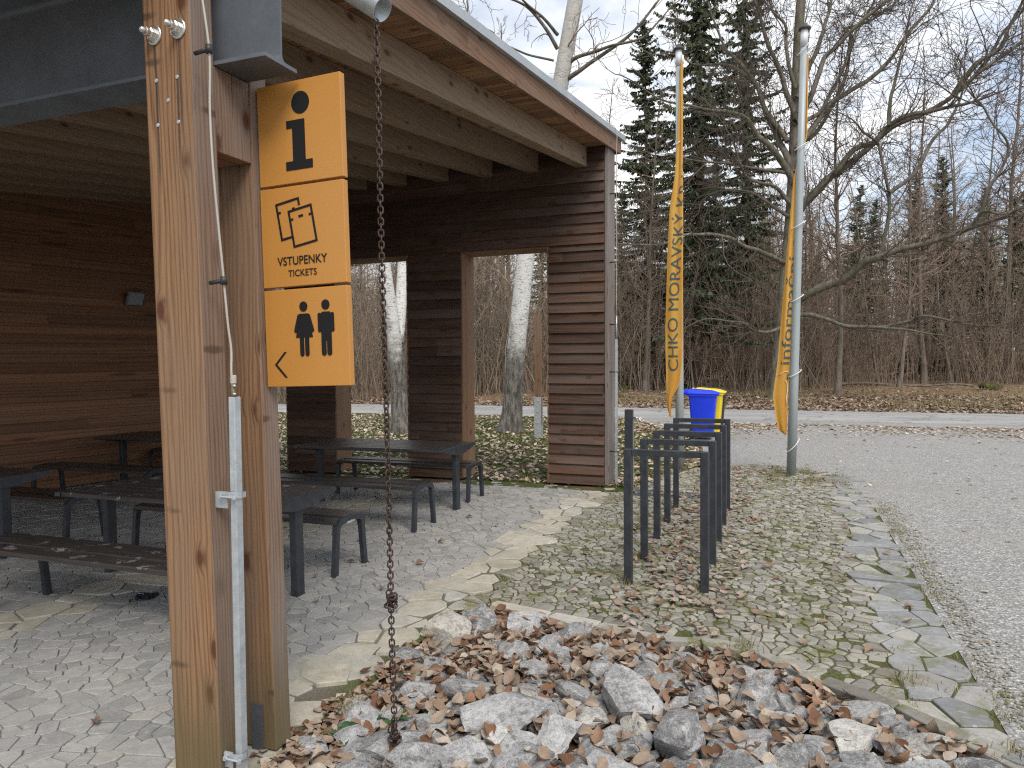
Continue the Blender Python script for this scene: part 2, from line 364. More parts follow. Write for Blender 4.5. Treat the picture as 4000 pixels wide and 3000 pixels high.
def f_road(m, p):
    n = m.noise(p, 55, 4, .8); big = m.noise(m.mul(p, (.25, .8, 1)), 1, 6, .65); cr = m.vor(m.add(p, m.mul(m.noise(p, 1.4, 5, outn=1), (1.5, 1.5, 0))), .55, 0, 'DISTANCE_TO_EDGE')
    c = m.mix(m.step(n, .3, .7), (.21, .212, .215), (.37, .37, .365)); c = m.mix(m.math('MULTIPLY', m.step(big, .4, .65), .55), c, (.43, .42, .40))
    c = m.mix(m.math('MULTIPLY', m.step(cr, .02, .0), .7), c, (.06, .055, .05)); m.color(c).bump(n, .4, .01)
M['road'] = ground_mat('worn_asphalt', f_road)
def f_lawn(m, p):
    a = m.noise(p, 1.1, 6, .65); b = m.noise(p, 26, 4, .75)
    c = m.mix(m.step(b, .3, .7), (.035, .05, .012), (.085, .115, .03)); c = m.mix(m.step(a, .45, .62), c, m.mix(b, (.10, .065, .035), (.2, .14, .08)))
    m.color(c).bump(b, .8, .03)
M['lawn'] = ground_mat('leafy_lawn', f_lawn, 1)
def f_forest(m, p):
    a = m.noise(p, .8, 6, .65); b = m.vor(p, 11, 1); g = m.n('SeparateColor', 0, {0: b}); d = m.noise(p, 30, 4, .75)
    c = m.ramp(g, [(0, (.11, .065, .04)), (.4, (.21, .135, .08)), (.75, (.31, .215, .14)), (1, (.42, .32, .22))])
    c = m.mix(m.math('MULTIPLY', m.step(a, .5, .68), .6), c, (.20, .16, .085)); c = m.mix(m.step(d, .6, .3, 0, .6), c, (.045, .028, .017))
    m.color(c).bump(m.math('ADD', g, d), .9, .04)
M['forest'] = ground_mat('forest_litter', f_forest, 1)
def f_soil(m, p):
    b = m.noise(p, 40, 5, .75); m.color(m.mix(b, (.05, .03, .018), (.16, .105, .065))).bump(b, .8, .02)
M['soil'] = ground_mat('rock_bed_soil', f_soil, 1)
def leafmat(name, stops, vein=True):
    m = MT(name, .6, .3); isl = m.isl(); c = m.ramp(isl, stops); uv = m.uv()
    if vein:
        sx = m.n('SeparateXYZ', 0, {0: uv}); sy = m.n('SeparateXYZ', 1, {0: uv}); ay = m.math('ABSOLUTE', sy)
        w = m.math('SINE', m.math('MULTIPLY', m.math('SUBTRACT', sx, m.math('MULTIPLY', ay, .7)), 52.0))
        c = m.mix(m.math('MULTIPLY', m.step(w, .55, 1.0), .3), c, (.11, .055, .03)); c = m.mix(m.math('MULTIPLY', m.step(ay, .035, .0), .5), c, (.16, .085, .045))
        m.bump(w, .35, .004)
    c = m.mix(1.0, c, m.gray(m.math('ADD', m.math('MULTIPLY', m.noise(m.pos(), 60, 4, .7), .9), .52)), 'MULTIPLY'); m.color(c); return m.m
M['leaf'] = leafmat('dry_leaf', [(0, (.10, .055, .033)), (.12, (.21, .105, .058)), (.24, (.30, .18, .11)), (.42, (.26, .19, .14)), (.75, (.37, .29, .22)), (1, (.46, .40, .33))])
M['leaf_pale'] = leafmat('dry_leaf_bleached', [(0, (.20, .11, .065)), (.3, (.28, .195, .14)), (.6, (.34, .265, .205)), (1, (.43, .37, .31))])
M['leaf_far'] = leafmat('dry_leaf_pale', [(0, (.18, .12, .08)), (.3, (.32, .235, .165)), (.6, (.44, .355, .265)), (1, (.58, .52, .42))], False)
M['leaf_forest'] = leafmat('dry_leaf_brown', [(0, (.13, .085, .058)), (.4, (.245, .178, .128)), (.75, (.33, .26, .195)), (1, (.44, .37, .29))], False)
def grassmat(name, a, b):
    m = MT(name, .6, .3); m.color(m.mix(m.isl(), a, b)); return m.m
M['grass'] = grassmat('grass_blade', (.045, .085, .015), (.17, .19, .06))
M['drygrass'] = grassmat('dry_grass_blade', (.11, .115, .03), (.30, .25, .13))
M['herb'] = grassmat('herb_leaf', (.025, .075, .025), (.06, .13, .05))
def bark(name, a, b, sc=(9, 9, 2.2), green=0, bump=.6):
    m = MT(name, .9, .2); p = m.pos(); n = m.noise(m.mul(p, sc), 1, 6, .7); n2 = m.noise(p, 1.1, 4)
    c = m.mix(m.step(n, .3, .7), a, b)
    if green: c = m.mix(m.math('MULTIPLY', m.step(n2, .42, .65), green), c, (.09, .10, .05))
    m.color(c).bump(n, bump, .02); return m.m
M['beech'] = bark('beech_bark', (.085, .075, .06), (.205, .182, .15), green=.45)
M['twig'] = bark('twig_bark', (.19, .142, .108), (.32, .245, .19), bump=.1)
M['beech_twig'] = bark('beech_twig_bark', (.075, .06, .05), (.15, .122, .10), bump=.1)
M['twig_tan'] = bark('tan_twig_bark', (.19, .15, .11), (.34, .28, .215), bump=.1)
M['trunk'] = bark('trunk_bark', (.11, .09, .074), (.24, .205, .172), green=.3)
M['spruce_trunk'] = bark('spruce_bark', (.05, .038, .03), (.12, .09, .07))
m = MT('spruce_needles', .6, .3); m.color(m.ramp(m.isl(), [(0, (.032, .048, .024)), (.4, (.055, .082, .038)), (.75, (.09, .115, .06)), (1, (.14, .125, .08))])); M['needle'] = m.m
m = MT('birch_bark', .8, .3); p = m.pos(); z = m.n('SeparateXYZ', 2, {0: p})
n = m.noise(m.mul(p, (6, 6, 26)), 1, 5, .7); dots = m.vor(m.mul(p, (15, 15, 34)), 1); dr = m.noise(p, 2.2, 6, .7); fs = m.noise(m.mul(p, (14, 14, 4)), 1, 6, .75)
c = m.mix(m.step(n, .54, .64), (.62, .62, .60), (.20, .19, .18)); c = m.mix(m.math('MULTIPLY', m.step(dots, .32, .14), .85), c, (.10, .095, .09))
rb = m.mix(m.step(fs, .35, .66), (.055, .05, .043), (.24, .23, .205))
zz = m.math('ADD', z, m.math('MULTIPLY', m.math('SUBTRACT', dr, .5), 3.4)); lo = m.step(zz, 2.7, 1.5); c = m.mix(lo, c, rb)
hi = m.step(zz, 6.4, 8.2); c = m.mix(m.math('MULTIPLY', hi, .65), c, m.mix(m.step(n, .35, .62), (.15, .14, .12), (.47, .45, .40)))
m.color(c).bump(m.math('ADD', m.math('MULTIPLY', fs, lo), m.math('MULTIPLY', n, .25)), .9, .03); M['birch'] = m.m
M['moss'] = grassmat('moss', (.05, .075, .012), (.12, .13, .03))
M['glove'] = plain('dark_knit', (.012, .014, .022), .9, var=.3, sc=40)
M['glove_mark'] = plain('pale_print', (.25, .32, .45), .8)
M['glass'] = MT('lamp_glass', .15).color((.24, .27, .29)).m
M['lampbody'] = plain('grey_lamp_body', (.16, .18, .19), .5)
# ------------------------------------------------------------------ ground sheets
def sheet(name, pts, z, mat, kind='structure'):
    mb = MB(); mb.poly([(x, y, gz(x) + z) for x, y in pts]); return tag(mb.obj(name, mat), kind=kind)
sheet('ground', [(-900, -500), (900, -500), (900, 1400), (-900, 1400)], -.22, M['soil'])
BED = [(-2.11, 2.66), (-2.04, 3.17), (-2.085, 3.65), (-2.13, 4.40), (-1.99, 4.66), (-1.52, 4.56), (-.79, 4.38), (-.19, 4.38), (.16, 4.1), (.51, 3.88), (.76, 3.66), (.96, 3.50), (1.25, 3.1), (1.6, 2.5), (1.7, 1.6), (1.2, 1.0), (-2.0, 1.0), (-2.12, 2.0)]
def inside(x, y, P=BED):
    c = False; n = len(P)
    for i in range(n):
        x1, y1 = P[i]; x2, y2 = P[i - 1]
        if (y1 > y) != (y2 > y) and x < (x2 - x1) * (y - y1) / (y2 - y1) + x1: c = not c
    return c
# bed of the rock drain, sunk below the paving
mb = MB(); nx, ny = 46, 42; vs = []; fs = []
for j in range(ny + 1):
    for i in range(nx + 1):
        x, y = -2.15 + 4.1 * i / nx, .8 + 4.1 * j / ny
        vs.append((x, y, gz(x) - .075 + .03 * mnoise.noise((x * 2.3, y * 2.3, 0)) + .02 * mnoise.noise((x * 7, y * 7, 3)) + (.03 * max(0, 1 - (x + 2.12) / .25) if y < 4.3 else 0)))
for j in range(ny):
    for i in range(nx): a = j * (nx + 1) + i; fs.append((a, a + 1, a + nx + 2, a + nx + 1))
mb.raw(vs, fs); tag(mb.obj('rock_bed', M['soil']), kind='structure')
far_edge = [(-60, 28.6), (-20.9, 26.3), (-12.9, 26.4), (-5, 25.6), (5, 24.4), (14, 23.4), (60, 18.0)]
near_edge = [(-60, 23.5), (-17.2, 21.5), (-10, 21.4), (-4, 20.9), (4.3, 20.4), (12, 19.6), (60, 14.5)]
def strip(name, a, b, z, mat):
    mb = MB()
    for i in range(len(a) - 1):
        mb.poly([(a[i][0], a[i][1], gz(a[i][0]) + z), (a[i + 1][0], a[i + 1][1], gz(a[i + 1][0]) + z), (b[i + 1][0], b[i + 1][1], gz(b[i + 1][0]) + z), (b[i][0], b[i][1], gz(b[i][0]) + z)])
    return tag(mb.obj(name, mat), kind='structure')
strip('road', near_edge, far_edge, -.004, M['road'])
# forest floor: a shallow bank then a gently rolling floor
mb = MB(); vs = []; fs = []
xs = [-70 + 2.2 * i for i in range(72)]; ds = [0, .5, 1, 1.7, 2.5, 3.5, 5, 7, 9, 12, 15, 19, 24, 30, 40, 60, 100, 200, 500]
def far_y(x):
    for (x1, y1), (x2, y2) in zip(far_edge, far_edge[1:]):
        if x1 <= x <= x2: return y1 + (y2 - y1) * (x - x1) / (x2 - x1)
    return far_edge[0][1] if x < -60 else far_edge[-1][1]
def forest_z(x, y):
    d = max(0, y - far_y(x)); b = min(1, d / 4); b = b * b * (3 - 2 * b)
    return gz(x) + b * (.22 + .22 * mnoise.noise((x * .21, y * .21, 0)) + .12 * mnoise.noise((x * .7, y * .7, 5))) + .004 * max(0, d - 4)
for d in ds:
    for x in xs: y = far_y(x) + d; vs.append((x * (1 + d / 60), y, forest_z(x, y) + .002))
W_ = len(xs)
for j in range(len(ds) - 1):
    for i in range(W_ - 1): a = j * W_ + i; fs.append((a, a + 1, a + W_ + 1, a + W_))
mb.raw(vs, fs); tag(mb.obj('forest_floor', M['forest']), kind='structure')
lawn_right = [(-1.95, 9.4), (-1.75, 10.4), (-1.42, 11.3), (-1.25, 12.0), (-1.5, 14.2), (-2.1, 16.5), (-3.2, 18.6), (-4.2, 20.9)]
sheet('lawn', [(-60, 9.2), (-1.95, 9.2)] + lawn_right + [(-10, 21.4), (-17.2, 21.5), (-60, 23.5)], -.002, M['lawn'])
sheet('forecourt', [(1.0, -12), (60, -12), (60, 14.5), (12, 19.6), (4.3, 20.4), (-4.2, 20.9), (-3.2, 18.6), (-2.1, 16.5), (-1.5, 14.2), (-1.25, 12.0), (-.95, 11.9), (-.25, 12.1), (.36, 11.8), (.60, 11.4), (.79, 10.6), (.955, 9.3), (.97, 8.6), (.965, 3.6), (1.3, 3.1), (1.7, 2.4), (1.75, 1.4), (1.2, .9)], -.006, M['gravel'])
sheet('paving_bed', [(-14, -12), (1.0, -12), (1.2, .9), (-2.05, .9), (-2.16, 2.0), (-2.15, 2.66), (-2.08, 3.17), (-2.12, 3.65), (-2.17, 4.43), (-2.02, 4.72), (-1.5, 4.62), (-.78, 4.44), (-.17, 4.44), (.2, 4.15), (.55, 3.93), (.8, 3.71), (1.02, 3.54), (1.02, 8.6), (.98, 9.3), (.80, 10.6), (.61, 11.4), (.37, 11.82), (-.25, 12.12), (-.95, 11.92), (-1.45, 11.35), (-1.78, 10.4), (-1.96, 9.5), (-14, 9.5)], -.0115, M['joint'])

# ------------------------------------------------------------------ natural stone paving: every stone is its own small slab
pts = []   # x, y, zone, gap, half-size
def far_limit(x):
    e = [(-2.1, 9.25), (-1.48, 11.35), (-.95, 11.9), (-.25, 12.1), (.36, 11.85), (.6, 11.4), (.8, 10.6), (.97, 9.3), (1.05, 9.0)]
    for (x1, y1), (x2, y2) in zip(e, e[1:]):
        if x1 <= x <= x2: return y1 + (y2 - y1) * (x - x1) / (x2 - x1)
    return 9.46
wts = {}
def lay(x0, x1, y0, y1, sx, sy, zone, gap, jit=.36, skip=0.0, ok=None, wv=.34):
    ny = max(1, round((y1 - y0) / sy)); nx = max(1, round((x1 - x0) / sx))
    for j in range(ny):
        for i in range(nx):
            x = x0 + (x1 - x0) * (i + .5 + (.25 if j % 2 else -.25) * (nx > 2) + R.uniform(-jit, jit)) / nx
            y = y0 + (y1 - y0) * (j + .5 + R.uniform(-jit, jit)) / ny
            if R.random() < skip or x < x0 or x > x1: continue
            if ok and not ok(x, y): continue
            pts.append((x, y, zone, gap, max(sx, sy) * 1.9)); wts[len(pts) - 1] = R.uniform(-1, 1) * wv * sx * sy
lay(-10.9, -5.27, 1.0, 9.46, .145, .115, 0, .007, .48, .12)
lay(-5.27, -4.67, .8, 9.46, .30, .24, 1, .016, .3)
lay(-4.67, -2.62, .2, 9.46, .102, .082, 0, .006, .49, .16)
lay(-2.62, -2.10, .2, 9.44, .25, .26, 1, .02, .26, .0, lambda x, y: not inside(x, y))
lay(-2.12, .53, 3.4, 12.1, .074, .054, 2, .009, .46, .10, lambda x, y: not inside(x + (.0), y - .17) and y < far_limit(x))
lay(.53, 1.0, 3.3, 11.7, .22, .19, 3, .013, .36, .08, lambda x, y: not inside(x, y - .1) and y < far_limit(x))
# edging slabs round the head of the bed (long stones on edge)
E_ = BED[4:12]; edge_pts = []
for (x1, y1), (x2, y2) in zip(E_, E_[1:]):
    L = math.hypot(x2 - x1, y2 - y1); n = max(1, round(L / .34))
    for k in range(n):
        t = (k + .5) / n; nxn, nyn = -(y2 - y1) / L, (x2 - x1) / L
        if nyn < 0: nxn, nyn = -nxn, -nyn
        edge_pts.append((x1 + (x2 - x1) * t + nxn * .05, y1 + (y2 - y1) * t + nyn * .05, (x2 - x1) / L, (y2 - y1) / L, L / n))
grid = {}; CS = .3
ghost = []
for k in range(140): ghost.append((1.09 + R.uniform(-.03, .03), .5 + k * .075))
for px, py in [(-11.2 + .1 * k, 9.56 + R.uniform(-.01, .01)) for k in range(93)]: ghost.append((px, py))
for k in range(60):
    for (x1, y1), (x2, y2) in zip(BED, BED[1:]):
        if k % 3 == 0: t = k / 60; ghost.append((x1 + (x2 - x1) * t, y1 + (y2 - y1) * t - (.1 if y1 > 3.4 else 0)))
allp = [(x, y, z, g, h) for x, y, z, g, h in pts] + [(x, y, -1, 0, .2) for x, y in ghost]
for i, q in enumerate(allp): grid.setdefault((int(q[0] // CS), int(q[1] // CS)), []).append(i)
def clip(poly, nx, ny, d):
    out = []; n = len(poly)
    for i in range(n):
        a, b = poly[i], poly[(i + 1) % n]; da = a[0] * nx + a[1] * ny - d; db = b[0] * nx + b[1] * ny - d
        if da <= 0: out.append(a)
        if (da < 0 < db) or (db < 0 < da): t = da / (da - db); out.append((a[0] + (b[0] - a[0]) * t, a[1] + (b[1] - a[1]) * t))
    return out
def slab(mb, poly, cx, cy, zone, top, thick):
    # round the corners a little, then bevel
    n = len(poly); rp = []
    for i in range(n):
        a, b, c = poly[i - 1], poly[i], poly[(i + 1) % n]
        la = math.hypot(a[0] - b[0], a[1] - b[1]); lc = math.hypot(c[0] - b[0], c[1] - b[1])
        if la < .006: continue
        ta, tc = min(.3, .007 / la), min(.3, .007 / max(lc, 1e-4))
        rp.append((b[0] + (a[0] - b[0]) * ta + R.uniform(-.002, .002), b[1] + (a[1] - b[1]) * ta + R.uniform(-.002, .002))); rp.append((b[0] + (c[0] - b[0]) * tc, b[1] + (c[1] - b[1]) * tc))
    if len(rp) < 3: return
    tx, ty = R.gauss(0, .018 if zone else .010), R.gauss(0, .018 if zone else .010)
    z = lambda x, y, dz: gz(cx + x) + top + dz + tx * x + ty * y
    r = sum(math.hypot(x, y) for x, y in rp) / len(rp); k1 = 1 - min(.5, (.007 if zone else .003) / max(r, .01))
    m = len(rp); b = len(mb.v)
    for x, y in rp: mb.v.append((cx + x, cy + y, z(x, y, -thick)))
    for x, y in rp: mb.v.append((cx + x, cy + y, z(x, y, -.005 if zone else -.003)))
    for x, y in rp: mb.v.append((cx + x * k1, cy + y * k1, z(x * k1, y * k1, R.uniform(-.002, .001))))
    for o in (0, m):
        for i in range(m):
            j = (i + 1) % m; mb.f.append((b + o + i, b + o + j, b + o + m + j, b + o + m + i)); mb.uv.append([(0, 0)] * 4); mb.mi.append(zone); mb.sm.append(False)
    mb.f.append(tuple(b + 2 * m + i for i in range(m))); mb.uv.append([(0, 0)] * m); mb.mi.append(zone); mb.sm.append(False)
pav = MB()
for i, (x, y, zn, gap, hs) in enumerate(allp):
    if zn < 0: continue
    poly = [(-hs, -hs), (hs, -hs), (hs, hs), (-hs, hs)]; gx, gy = int(x // CS), int(y // CS); nb = []
    for a in (-1, 0, 1):
        for b in (-1, 0, 1):
            for j in grid.get((gx + a, gy + b), ()):
                if j != i:
                    q = allp[j]; nb.append((math.hypot(q[0] - x, q[1] - y), q[0] - x, q[1] - y, j))
    nb.sort()
    for d, dx, dy, dj in nb[:24]:
        if d < 1e-4: continue
        poly = clip(poly, dx / d, dy / d, d / 2 - gap / 2 + ((wts.get(i, 0) - wts.get(dj, 0)) / (2 * d) if dj < len(pts) else 0))
        if len(poly) < 3: break
    if len(poly) < 3: continue
    h = (R.gauss(-.003, .0020), R.gauss(-.001, .004), R.gauss(-.005, .004), R.gauss(-.001, .004))[zn]
    slab(pav, poly, x, y, zn, h, .03)
for x, y, ux, uy, L in edge_pts:
    hw = R.uniform(.035, .06); px_, py_ = -uy, ux; l = L / 2 - R.uniform(.004, .02)
    q = [(ux * a + px_ * b + R.uniform(-.018, .018), uy * a + py_ * b + R.uniform(-.018, .018)) for a, b in ((-l, -hw), (0, -hw - .01), (l, -hw), (l, hw), (0, hw), (-l, hw))]
    slab(pav, q, x, y, R.choice((1, 2, 2)), .006 + R.uniform(-.01, .012), .17)
tag(pav.obj('paving', [M['st_floor'], M['st_strip'], M['st_cobble'], M['st_slate']]), kind='structure')

# ------------------------------------------------------------------ the timber picnic shelter
sh = thing('picnic_shelter', (-6, 6, gz(-6)), 'open timber picnic shelter with dark lapped siding, sloping roof and tall openings', 'shelter')
OFF = Vector((6, -6, -gz(-6)))
def part(mb, name, mat, parent=None, bevel=0):
    mb.xform(Matrix.Translation(OFF)); return mb.obj(name, mat, parent or sh, bevel=bevel)
WY, WB = 9.5, 9.86       # inner face and back of the far wall
zj = lambda y: 3.488 + .123 * (y - 2.54)        # underside of the rafters
def lap(mb, x0, x1, zlist, yb, mi=0, seg=3.6):
    """lapped boards facing -Y"""
    for z0, z1 in zlist:
        x = x0 - R.uniform(0, seg * .8); 
        while x < x1:
            a, b = max(x, x0), min(x + R.uniform(.7, 1.3) * seg, x1); x += 0
            w = R.uniform(-.002, .002)
            if b - a > .02:
                mb.hexa([(a, yb - .056 + w, z0), (b - .002, yb - .056 - w, z0 + w), (a, yb - .024 + w, z0), (b - .002, yb - .024 - w, z0), (a, yb - .022 + w, z1 + .022), (b - .002, yb - .022 - w, z1 + .022), (a, yb, z1 + .022), (b - .002, yb, z1 + .022)], 0, mi)
            x = b if b < x1 else x1 + 1
PIT = .1395
rows = lambda za, zb: [(za + PIT * k, min(za + PIT * (k + 1), zb)) for k in range(int(math.ceil((zb - za) / PIT - 1e-6)))]
def zbase(x): return gz(x) + .035
top_z = 4.62
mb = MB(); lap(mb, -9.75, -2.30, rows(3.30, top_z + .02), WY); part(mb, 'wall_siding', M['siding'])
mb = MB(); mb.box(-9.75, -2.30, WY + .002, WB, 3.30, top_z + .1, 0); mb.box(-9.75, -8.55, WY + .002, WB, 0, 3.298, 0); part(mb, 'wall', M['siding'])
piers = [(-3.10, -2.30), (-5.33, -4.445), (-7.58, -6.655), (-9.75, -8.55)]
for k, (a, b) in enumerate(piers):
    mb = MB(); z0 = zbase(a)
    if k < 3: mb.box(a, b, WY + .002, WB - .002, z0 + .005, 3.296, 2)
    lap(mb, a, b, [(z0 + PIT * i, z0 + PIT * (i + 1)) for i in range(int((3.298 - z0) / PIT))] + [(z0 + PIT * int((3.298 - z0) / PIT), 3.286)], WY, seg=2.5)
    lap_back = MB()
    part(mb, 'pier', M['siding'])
# reveals and lintel boards of the openings
for x0, x1 in ((-4.445, -3.10), (-6.655, -5.33), (-8.55, -7.58)):
    z0 = zbase(x0); f = MB()
    f.box(x0 - .003, x0 + .022, WY - .036, WY + .135, z0, 3.298, 2); f.box(x0 - .003, x0 + .020, WY + .138, WB + .02, z0, 3.298, 2)
    f.box(x1 - .022, x1 + .003, WY - .036, WY + .135, z0, 3.298, 2); f.box(x1 - .020, x1 + .003, WY + .138, WB + .02, z0, 3.298, 2)
    f.box(x0 + .024, x1 - .024, WY - .030, WB + .02, 3.275, 3.299, 0)
    part(f, 'opening_frame', M['frame'], bevel=.002)
mb = MB(); mb.box(-2.298, -2.268, WY - .04, WY + .012, gz(-2.3) + .03, 4.585, 2); mb.box(-2.298, -2.262, WY + .014, WB + .05, gz(-2.3) + .03, 4.60, 2); part(mb, 'corner_trim', M['greywood'], bevel=.003)
# back wall, set at a slant
BW0, BWd = Vector((-10.35, 5.35, 0)), Vector((.236, .972, 0)).normalized()
mb = MB(); n_ = Vector((BWd.y, -BWd.x, 0))      # faces into the shelter
def bwp(s, o, z): q = BW0 + BWd * s + n_ * o; return (q.x, q.y, z)
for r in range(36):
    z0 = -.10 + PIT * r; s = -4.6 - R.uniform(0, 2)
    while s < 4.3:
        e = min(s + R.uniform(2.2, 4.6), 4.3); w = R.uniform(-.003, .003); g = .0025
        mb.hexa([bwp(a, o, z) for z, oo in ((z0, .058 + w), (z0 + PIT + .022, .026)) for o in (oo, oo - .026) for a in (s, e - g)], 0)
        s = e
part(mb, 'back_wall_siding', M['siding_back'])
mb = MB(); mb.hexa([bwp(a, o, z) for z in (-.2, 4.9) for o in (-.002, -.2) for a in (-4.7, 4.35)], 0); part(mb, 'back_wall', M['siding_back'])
# rafters
jx = [-2.545 - .694 * k for k in range(12)]
for x in jx:
    mb = MB(); y0, y1 = 1.0, WY - .034
    mb.hexa([(a, y, zj(y) + dz) for dz in (0, .261) for y in (y0, y1) for a in (x - .155, x)], 1)
    o = part(mb, 'rafter', M['joist'], bevel=.004)
# roof: deck boards, cover, fascia and zinc flashing
rf = MB(); y = .9
while y < 10.1:
    w = R.uniform(.095, .125); rf.hexa([(x, yy, zj(yy) + .263 + dz) for dz in (0, .024) for yy in (y, y + w - .006) for x in (-11.4, -2.262)], 0); y += w
roof = part(rf, 'roof_deck', M['soffit'])
mb = MB(); mb.hexa([(x, yy, zj(yy) + .30 + dz) for dz in (0, .17) for yy in (.85, 10.15) for x in (-11.5, -2.275)], 0); part(mb, 'roof_cover', M['beam'], roof)
mb = MB()
for a, b in ((.85, 4.9), (4.903, 10.16)): mb.hexa([(x, yy, zj(yy) + dz) for dz in (.232, .470) for yy in (a, b) for x in (-2.26, -2.225)], 1)
mb.box(-11.4, -2.262, 10.102, 10.14, zj(10.1) + .232, zj(10.1) + .48, 0)
part(mb, 'fascia', M['fascia'], roof, bevel=.003)
mb = MB(); y = .8
while y < 10.2:
    e = min(y + 2.0, 10.22); mb.hexa([(x, yy, zj(yy) + dz) for dz in (.424, .498) for yy in (y, e - .004) for x in (-2.42, -2.185)], 1)
    mb.hexa([(x, yy, zj(yy) + dz) for dz in (.421, .501) for yy in (e - .05, e + .03) for x in (-2.30, -2.181)], 1); y = e
mb.box(-11.5, -2.43, 10.16, 10.21, zj(10.2) + .42, zj(10.2) + .5, 0)
part(mb, 'flashing', M['flash'], roof)
# steel I-beam on edge of the roof
mb = MB(); bx0, bx1 = -11.3, -1.955; z0, z1 = 2.966, 3.474; yc = 2.44
def ibeam(y0, y1, tf, tw):
    fl = .024; P = [(y0, z0), (y1, z0), (y1, z0 + tf), (yc + tw + fl, z0 + tf)]
    for k in range(1, 5): a = PI / 2 * k / 4; P.append((yc + tw + fl - fl * math.sin(a), z0 + tf + fl - fl * math.cos(a)))
    for k in range(5): a = PI / 2 * k / 4; P.append((yc + tw + fl - fl * math.cos(a), z1 - tf - fl + fl * math.sin(a)))
    P += [(y1, z1 - tf), (y1, z1), (y0, z1), (y0, z1 - tf)]
    for k in range(5): a = PI / 2 * k / 4; P.append((yc - tw - fl + fl * math.sin(a), z1 - tf - fl + fl * math.cos(a)))
    for k in range(5): a = PI / 2 * k / 4; P.append((yc - tw - fl + fl * math.cos(a), z0 + tf + fl - fl * math.sin(a)))
    P += [(y0, z0 + tf)]
    return P
P = ibeam(2.34, 2.54, .016, .006); n = len(P)
mb.poly([(bx1, y, z) for y, z in P]); mb.poly([(bx0, y, z) for y, z in reversed(P)])
for i in range(n):
    a, b = P[i], P[(i + 1) % n]; mb.poly([(bx0, *a), (bx1, *a), (bx1, *b), (bx0, *b)][::-1])
part(mb, 'steel_beam', M['beam'])
# the two posts that clamp the beam; the pair leans slightly
LEAN = -.0265
def lean(mb): mb.v = [(x + LEAN * z, y, z) for x, y, z in mb.v]
def post(x0, x1, y0, y1, zb, zt):
    mb = MB(); mb.box(x0, x1, y0, y1, zb, zt, 2)
    for k in (1,): mb.mi[-6 + k] = 1          # the face towards the car park is weathered grey
    lean(mb); return part(mb, 'post', [M['post'], M['post_grey']], bevel=.007)
p1 = post(-2.378, -2.132, 2.212, 2.336, -.03, 3.86)
p2 = post(-2.378, -2.132, 2.544, 2.650, -.02, 3.86)
mb = MB()
for a, b in ((2.338, 2.440), (2.442, 2.542)): mb.box(-2.372, -2.138, a, b, 2.612, 2.964, 2)
mb.mi = [1 if i % 6 == 1 else 0 for i in range(len(mb.f))]
lean(mb); part(mb, 'spacer_block', [M['post'], M['post_grey']], bevel=.004)
def bolt(parent, x, y, z):
    mb = MB(); mb.lathe((0, 0, 0), [(.040, 0), (.040, .006), (.034, .008)], 24); mb.lathe((0, 0, .008), [(.0235, 0), (.0235, .018), (.020, .021)], 6, sm=False)
    mb.lathe((0, 0, .029), [(.0175, 0), (.0175, .016), (.016, .018)], 6, sm=False)
    mb.lathe((0, 0, .047), [(.0135, 0), (.0135, .008), (.012, .016), (.008, .022), (.001, .025)], 14)
    mb.xform(Matrix.Translation((x + LEAN * z, y, z)) @ Matrix.Rotation(PI / 2, 4, 'X')); part(mb, 'bolt', M['bolt'], parent)
for x, z in ((-2.400 + .083, 3.063), (-2.272 + .083, 3.068)): bolt(p1, x, 2.212, z)
for x, z in ((-2.394, 2.882), (-2.283, 2.881), (-2.333, 2.795), (-2.390, 2.703), (-2.281, 2.703)):
    mb = MB(); mb.lathe((0, 0, 0), [(.0085, 0), (.0085, .002), (.006, .0032), (.0025, .0015)], 12); mb.xform(Matrix.Translation((x, 2.212, z)) @ Matrix.Rotation(PI / 2, 4, 'X')); part(mb, 'screw', M['galv'], p1)
mb = MB(); mb.box(-2.32, -2.19, 2.20, 2.2105, -.03, .032, 2); part(mb, 'foot_plate', M['galv'], p1)
mb = MB(); mb.box(-2.262, -2.200, 2.537, 2.543, -.03, .185, 2); part(mb, 'foot_plate', M['grate'], p2, bevel=.001)
for yy in ():
    mb = MB(); mb.lathe((0, 0, 0), [(.012, 0), (.012, .008), (.008, .011), (.008, .018), (.003, .022)], 12); mb.xform(Matrix.Translation((-2.125, yy, .135)) @ Matrix.Rotation(PI / 2, 4, 'Y')); part(mb, 'bolt', M['bolt'], p2)
# rain spout jutting from the roof edge
mb = MB(); a = math.radians(36); e = Vector((-1.655, 2.745, 3.272)); d = Vector((-math.cos(a), .0, math.sin(a)))
N_ = 28; q = d.orthogonal().normalized(); w = d.cross(q)
ring = lambda p, r: [tuple(p + q * (r * math.cos(2 * PI * k / N_)) + w * (r * math.sin(2 * PI * k / N_))) for k in range(N_)]
V = ring(e, .054) + ring(e + d * .85, .054) + ring(e, .051) + ring(e + d * .85, .051); F_ = []
for k in range(N_):
    k2 = (k + 1) % N_; F_ += [(k, k2, N_ + k2, N_ + k), (2 * N_ + k2, 2 * N_ + k, 3 * N_ + k, 3 * N_ + k2), (k2, k, 2 * N_ + k, 2 * N_ + k2)]
F_.append(tuple(range(3 * N_, 4 * N_))); mb.raw(V, F_); mb.xform(Matrix.Translation(OFF)); mb.obj('spout', M['galv'], roof)
